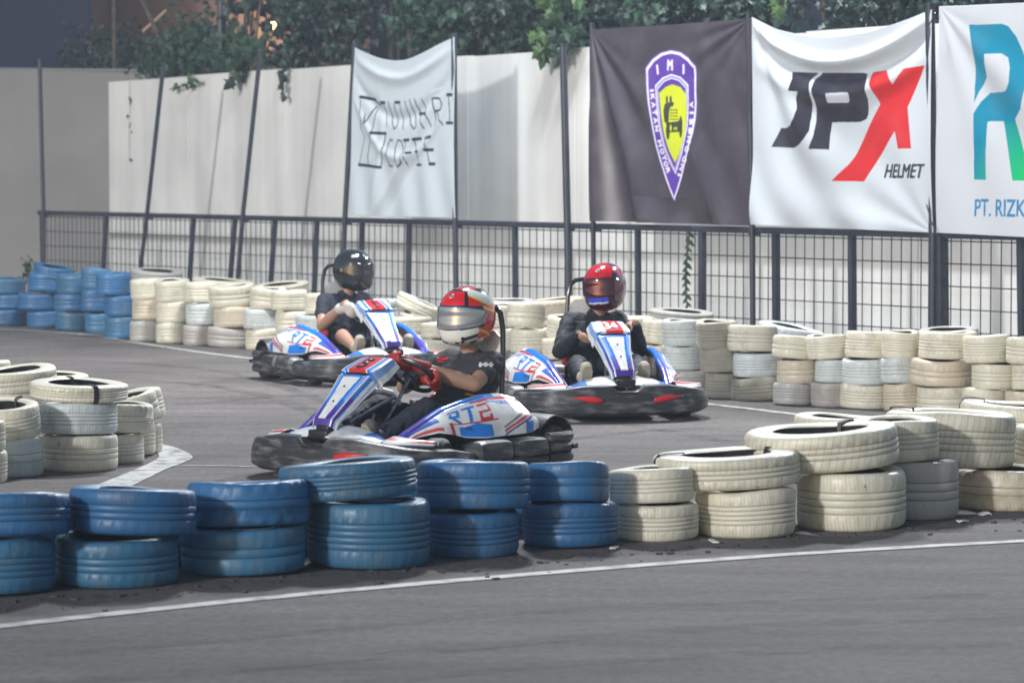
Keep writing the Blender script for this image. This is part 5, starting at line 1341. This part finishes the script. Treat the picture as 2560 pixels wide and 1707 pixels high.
def helmet(par, c, yaw, pitch_, roll_, colfn, visor, label_oval=True, scale=1.0):
    q = Matrix.Rotation(yaw, 4, 'Z') @ Matrix.Rotation(pitch_, 4, 'Y') @ Matrix.Rotation(roll_, 4, 'X')
    elmin = lambda az: -R(62) + R(10) * max(0, -math.cos(az)) + R(4) * abs(math.sin(az))
    fn = lambda u, v: helmet_fn(2 * PI * (u - .5), lerp(elmin(2 * PI * (u - .5)), PI / 2 - .001, v)) * scale
    cf = lambda u, v: colfn(2 * PI * (u - .5), lerp(elmin(2 * PI * (u - .5)), PI / 2, v))
    h = obj('helmet', grid(fn, 200, 110, cf), par, M['helmetpaint']); solid(h, .02, -1 if False else 1)
    h.modifiers[0].offset = -1; h.modifiers[0].thickness = .012
    h.matrix_local = Matrix.Translation(c) @ q
    vf = lambda u, v: helmet_fn(lerp(-R(78), R(78), u), lerp(-R(16) + R(6) * abs(2 * u - 1) ** 3, R(23) - R(8) * abs(2 * u - 1) ** 3, v), .006) * scale
    vz = obj('visor', grid(vf, 60, 20), h, visor); solid(vz, .003, 1)
    for s_ in (-1, 1):
        p = helmet_fn(s_ * R(80), R(4), .002) * scale; n_ = p.normalized(); mb = MB(); mb.cyl(p, p + n_ * .009, .016, 16); mb.build('pivot', M['steel'], h)
        for a_, e_ in ((s_ * R(14), -R(40)), (s_ * R(26), -R(39))):
            mb = MB(); rings = []
            for dd in (.001, .004):
                rings.append([helmet_fn(a_ + da, e_ + de, dd) * scale for da, de in ((-.07, -.03), (.07, -.025), (.06, .03), (-.06, .03))])
            mb.loft(rings); mb.build('vent', M['black'], h)
    # maker's oval on the brow
    ring_ = [helmet_fn(.12 * math.cos(t), R(44) + .085 * math.sin(t), .003) * scale for t in np.linspace(0, 2 * PI, 25)[:-1]]
    mb = MB(); mb.add(ring_ + [helmet_fn(0, R(44), .003) * scale], [(i, (i + 1) % 24, 24) for i in range(24)]); o = mb.build('oval_badge', M['white'], h); solid(o, .002, 1)
    mb = MB(); mb.tube([helmet_fn(.085 * math.cos(t), R(44) + .055 * math.sin(t), .007) * scale for t in np.linspace(0, 2 * PI, 25)[:-1]], .0016, 5, closed=True)
    mb.tube([helmet_fn(.055, R(44) - .02, .007) * scale, helmet_fn(.02, R(44) + .03, .007) * scale, helmet_fn(-.02, R(44) - .02, .007) * scale, helmet_fn(-.055, R(44) + .02, .007) * scale], .0018, 5)
    mb.build('badge_mark', M['black'], o)
    # chin strap cover / neck roll
    mb = MB(); mb.tube([helmet_fn(a, -R(58), -.022) * scale + Vector((0, 0, .012)) for a in np.linspace(-PI, PI, 33)[:-1]], .016, 8, closed=True); mb.build('neck_roll', M['black'], h)
    return h
def driver(label, ktuple, sh, head, elb, handp, handT, knees, feet, sleeve, glove, shirt_m, leg_m, legcut, helm, shoe_m=None):
    k, wc, e1, e2, ax = ktuple
    p = bpy.data.objects.new('person', None); COL.objects.link(p); p.location = k.location; p.rotation_euler = k.rotation_euler; p.empty_display_size = .1
    tag(p, label, 'person', 'kart drivers')
    pel = Vector((-.20, .08, .22)); shl, shr = Vector(sh[0]), Vector(sh[1]); chest = (shl + shr) / 2 + Vector((.02, 0, -.09)); neck = (shl + shr) / 2 + Vector((0, 0, .03)); waist = pel.lerp(chest, .45)
    hd = Vector(head)
    hips = [pel + Vector((.02, .095, 0)), pel + Vector((.02, -.095, 0))]
    body = MB(); wr = []
    def torso(mb, g):
        capsule(mb, pel + Vector((0, .07, 0)), .11 + g, pel + Vector((0, -.07, 0)), .11 + g)
        capsule(mb, waist + Vector((0, .06, 0)), .10 + g, waist + Vector((0, -.06, 0)), .10 + g); capsule(mb, pel + Vector((0, .06, 0)), .10 + g, chest + Vector((0, .09, 0)), .105 + g); capsule(mb, pel - Vector((0, .06, 0)), .10 + g, chest - Vector((0, .09, 0)), .105 + g)
        capsule(mb, chest + Vector((0, .10, .0)), .105 + g, chest - Vector((0, .10, 0)), .105 + g)
        capsule(mb, chest + Vector((-.01, .05, .05)), .085 + g, shl + Vector((0, -.02, -.005)), .062 + g); capsule(mb, chest + Vector((-.01, -.05, .05)), .085 + g, shr + Vector((0, .02, -.005)), .062 + g)
        capsule(mb, neck + Vector((0, 0, -.05)), .075 + g, neck, .055 + g)
    torso(body, 0); capsule(body, neck + Vector((0, 0, -.02)), .057, hd + Vector((-.01, 0, -.10)), .054)
    body.ell(hd + Vector((0, 0, .01)), (.095, .075, .115)); body.ell(hd + Vector((.085, 0, -.02)), (.018, .012, .02))
    wrists = []
    for i, s_ in ((0, 1), (1, -1)):
        S_ = (shl, shr)[i]; E_ = Vector(elb[i]); w = hand(body, handp[i], handT[i], E_, 0, s_); wrists.append(w)
        capsule(body, S_, .060, E_, .047); capsule(body, E_, .048, E_.lerp(w, .35), .051); capsule(body, E_.lerp(w, .35), .051, w, .033)
        Kn = Vector(knees[i]); Ft = Vector(feet[i]); capsule(body, hips[i], .085, Kn, .062); capsule(body, Kn, .06, Kn.lerp(Ft, .35), .056); capsule(body, Kn.lerp(Ft, .35), .056, Ft, .038)
        capsule(body, Ft, .038, Ft + Vector((.09, 0, .05)), .03)
    obj('body', fuse(body, .0075, 3), p, M['skin'])
    # shirt
    sm = MB(); torso(sm, .014)
    for i in (0, 1):
        S_ = (shl, shr)[i]; E_ = Vector(elb[i]); w = wrists[i]
        if sleeve == 'long':
            capsule(sm, S_, .070, E_, .060); capsule(sm, E_, .060, E_.lerp(w, .4), .060); capsule(sm, E_.lerp(w, .4), .058, E_.lerp(w, .97), .040)
        else: capsule(sm, S_, .070, S_.lerp(E_, .55), .066)
    st = obj('shirt', fuse(sm, .010, 3, .024), p, shirt_m)
    # trousers
    tm_ = MB(); capsule(tm_, pel + Vector((0, .07, -.01)), .127, pel + Vector((0, -.07, -.01)), .127)
    for i in (0, 1):
        Kn = Vector(knees[i]); Ft = Vector(feet[i])
        if legcut: capsule(tm_, hips[i], .10, hips[i].lerp(Kn, .80), .082)
        else: capsule(tm_, hips[i], .10, Kn, .076); capsule(tm_, Kn, .075, Ft.lerp(Kn, .12), .055)
    obj('trousers', fuse(tm_, .010, 3, .020), p, leg_m)
    for i in (0, 1):
        Ft = Vector(feet[i]); sb_ = MB(); capsule(sb_, Ft, .052, Ft + Vector((.04, 0, .0)), .050); capsule(sb_, Ft + Vector((.04, 0, -.05)), .042, Ft + Vector((.085, 0, .075)), .046)
        sh_ = obj('shoe', fuse(sb_, .008, 3), p, shoe_m or M['shoe'])
        mb = MB(); n_ = Vector((.92, 0, -.33)).normalized(); rings = []
        for tt_ in (0, .014):
            rings.append([Ft + Vector((.045, 0, -.01)) + n_ * (.040 + tt_) + Vector((.33, 0, .92)) * a_ + Vector((0, b_, 0)) for a_, b_ in ((-.06, -.025), (-.06, .025), (.02, .036), (.09, .038), (.13, .02), (.13, -.02), (.09, -.038), (.02, -.036))])
        mb.loft(rings); mb.build('sole', M['sole'], sh_)
        if glove:
            gm_ = MB(); E_ = Vector(elb[i]); w = hand(gm_, handp[i], handT[i], E_, .0105, (1, -1)[i]); capsule(gm_, w + (Vector(handp[i]) - w) * .5, .042, w.lerp(E_, .25), .050)
            obj('glove', fuse(gm_, .006, 2, .006), p, glove)
    helm(p, hd)
    return p, st

def ptc(k, e1, e2, wc, a): return wc + (e1 * math.cos(a) + e2 * math.sin(a)) * .145, (-e1 * math.sin(a) + e2 * math.cos(a))
# nearest driver, red gloves
k, wc, e1, e2, ax = K2
hl, tl_ = ptc(k, e1, e2, wc, R(100)); hr, tr_ = ptc(k, e1, e2, wc, R(338))
def helm2(p, c):
    rd, bk, wt, ye, og = srgb(225, 30, 35), (.02, .02, .025), (.80, .80, .74), srgb(225, 225, 60), srgb(235, 70, 25)
    def cf(az, el):
        a = abs(az)
        if el < -R(56): return rd
        if el < R(26) and el > -R(18) and a < R(80): return bk
        if a < R(62) and el <= -R(18):
            if el < -R(51): return ye if a > R(30) else rd
            if a > R(24) and -R(37) < el < -R(30): return bk
            if a > R(40) and el < -R(44): return bk
            return wt
        if el > R(66):
            n_ = noise.noise(Vector((math.cos(az) * math.cos(el) * 9, math.sin(az) * math.cos(el) * 9, 2))); return bk if n_ > .38 else ((og if n_ > -.1 else rd) if math.cos(az) > -.45 else wt)
        if el > R(26):
            if a < R(20): return rd if el < R(58) else bk
            if a < R(42): return bk if (a > R(33) or el > R(57)) else rd
            w = el - R(36) - (a - R(42)) * -.25
            if a < R(135):
                b_ = (el + a * .38)
                if b_ < R(63): return rd
                if b_ < R(67): return ye
                if b_ < R(92): return wt
                return bk
            return wt if el > R(45) else bk
        if a >= R(62):
            b_ = el + (a - R(60)) * .35
            if b_ > R(28): return ye if b_ < R(33) else rd
            if b_ > -R(20): return rd
            if b_ > -R(25): return ye
            if b_ > -R(40): return rd if a > R(95) else og
            return wt if a < R(120) else rd
        return rd
    h = helmet(p, c, R(3), R(4), R(0), cf, M['visor_silver'], scale=1.13)
P2, shirt2 = driver('person in red and white helmet and red gloves driving the nearest kart', K2,
    [(-.36, .26, .655), (-.36, -.10, .655)], (-.32, .085, .93), [(-.10, .33, .535), (-.08, -.22, .50)], [hl, hr], [tl_, tr_],
    [(.24, .24, .40), (.24, -.14, .40)], [(.60, .20, .25), (.60, -.14, .28)], 'short', M['redglove'], M['charcoal'], M['jean'], False, helm2, mat('shaded_shoe', (.12, .115, .11), .7))  # shoe colour darkened to stand for the shade around the feet
# oncoming driver in black
k, wc, e1, e2, ax = K3
hl, tl_ = ptc(k, e1, e2, wc, R(15)); hr, tr_ = ptc(k, e1, e2, wc, R(190))
def helm3(p, c):
    rd, pu, dk, wt, bl = srgb(190, 22, 36), srgb(52, 24, 80), srgb(60, 12, 34), (.7, .7, .7), srgb(50, 70, 200)
    def cf(az, el):
        a = abs(az)
        if el < -R(50): return rd
        if el < R(26) and el > -R(18) and a < R(80): return dk
        if el <= -R(18):
            if a < R(24) and el > -R(27): return bl
            if a < R(24) and el > -R(30): return wt
            if a > R(50) and abs(el + R(40) - (a - R(60)) * .3) < R(4): return rd
            return dk if el > -R(44) else rd
        if a < R(38) + (el - R(26)) * .4 and el > R(26): return rd
        b_ = el + a * .30
        if R(56) < b_ < R(64) or R(74) < b_ < R(80): return rd
        return pu if el > R(20) else dk
    helmet(p, c, R(-34), R(3), R(4), cf, M['visor_red'], scale=1.14)
driver('person in red and purple helmet and black long sleeves in the head-on kart', K3,
    [(-.36, .31, .68), (-.36, -.08, .68)], (-.31, .185, .935), [(-.10, .40, .47), (-.12, -.22, .46)], [hl, hr], [tl_, tr_],
    [(.24, .26, .38), (.24, -.18, .38)], [(.62, .20, .31), (.62, -.24, .31)], 'long', None, M['blackcloth'], M['blackcloth'], False, helm3)
# far driver, black helmet
k, wc, e1, e2, ax = K1
hl, tl_ = ptc(k, e1, e2, wc, R(10)); hr, tr_ = ptc(k, e1, e2, wc, R(170))
def helm1(p, c):
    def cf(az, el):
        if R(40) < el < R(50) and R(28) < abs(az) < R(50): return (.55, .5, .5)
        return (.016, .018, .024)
    helmet(p, c, R(18), R(3), R(0), cf, M['visor_black'], scale=1.15)
driver('person in black helmet and navy short-sleeved shirt in the farthest kart', K1,
    [(-.37, .29, .68), (-.37, -.10, .68)], (-.33, .165, .945), [(-.12, .34, .50), (-.14, -.22, .47)], [hl, hr], [tl_, tr_],
    [(.26, .26, .40), (.26, -.20, .40)], [(.60, .23, .31), (.58, -.22, .31)], 'short', M['paleglove'], M['navycloth'], M['blackcloth'], True, helm1)

# print on the shirt of the nearest driver
from mathutils.bvhtree import BVHTree
bv = BVHTree.FromPolygons([v.co.copy() for v in shirt2.data.vertices], [tuple(p.vertices) for p in shirt2.data.polygons])
LR = Vector((-.643, .766, 0)); TC = Vector((.766, .643, .08))
def decal(name, l0, l1, z0_, z1_, m, shape):
    vs = []; nu, nv = 26, 16
    hit = {}
    for j in range(nv + 1):
        for i in range(nu + 1):
            u, v = i / nu, j / nv; o_ = LR * lerp(l0, l1, u) + Vector((0, 0, lerp(z0_, z1_, v))) + TC * 1.2
            h_ = bv.ray_cast(o_, -TC.normalized())
            if h_[0] is not None: hit[(i, j)] = len(vs); vs.append(h_[0] + h_[1] * .0035)
    fs = [(hit[(i, j)], hit[(i + 1, j)], hit[(i + 1, j + 1)], hit[(i, j + 1)]) for i in range(nu) for j in range(nv)
          if all(q in hit for q in ((i, j), (i + 1, j), (i + 1, j + 1), (i, j + 1))) and shape((i + .5) / nu, (j + .5) / nv)]
    if fs: obj(name, pydata(vs, fs), shirt2, m)
decal('chest_print', .085, .155, .665, .695, M['red'], lambda u, v: not (v < .45 and u > .55) and not (.4 < v < .55 and u > .25))
decal('sleeve_print', .345, .43, .625, .665, M['white'], lambda u, v: abs(v - .5) < .26 + .14 * math.sin(u * 17))
decal('side_trim', .26, .36, .44, .475, M['yellow'], lambda u, v: abs(v - .9 + .7 * u) < .25)

# ================================================================== HAZE ADDED TO LIFT THE DARK TONES
mb = MB(); mb.box((0, 35, 9), (150, 90, 20)); hz = mb.mesh(); hm = bpy.data.materials.new('haze'); hm.use_nodes = True; ht = hm.node_tree
for n_ in list(ht.nodes):
    if n_.type == 'BSDF_PRINCIPLED': ht.nodes.remove(n_)
pv = ht.nodes.new('ShaderNodeVolumePrincipled'); pv.inputs['Color'].default_value = (.74, .85, 1.0, 1); pv.inputs['Density'].default_value = 0.0019
ht.links.new(pv.outputs[0], ht.nodes['Material Output'].inputs['Volume'])
tag(obj('haze', hz, None, hm), kind='stuff', label='thin haze volume added over the track to lift the dark tones', cat='haze')
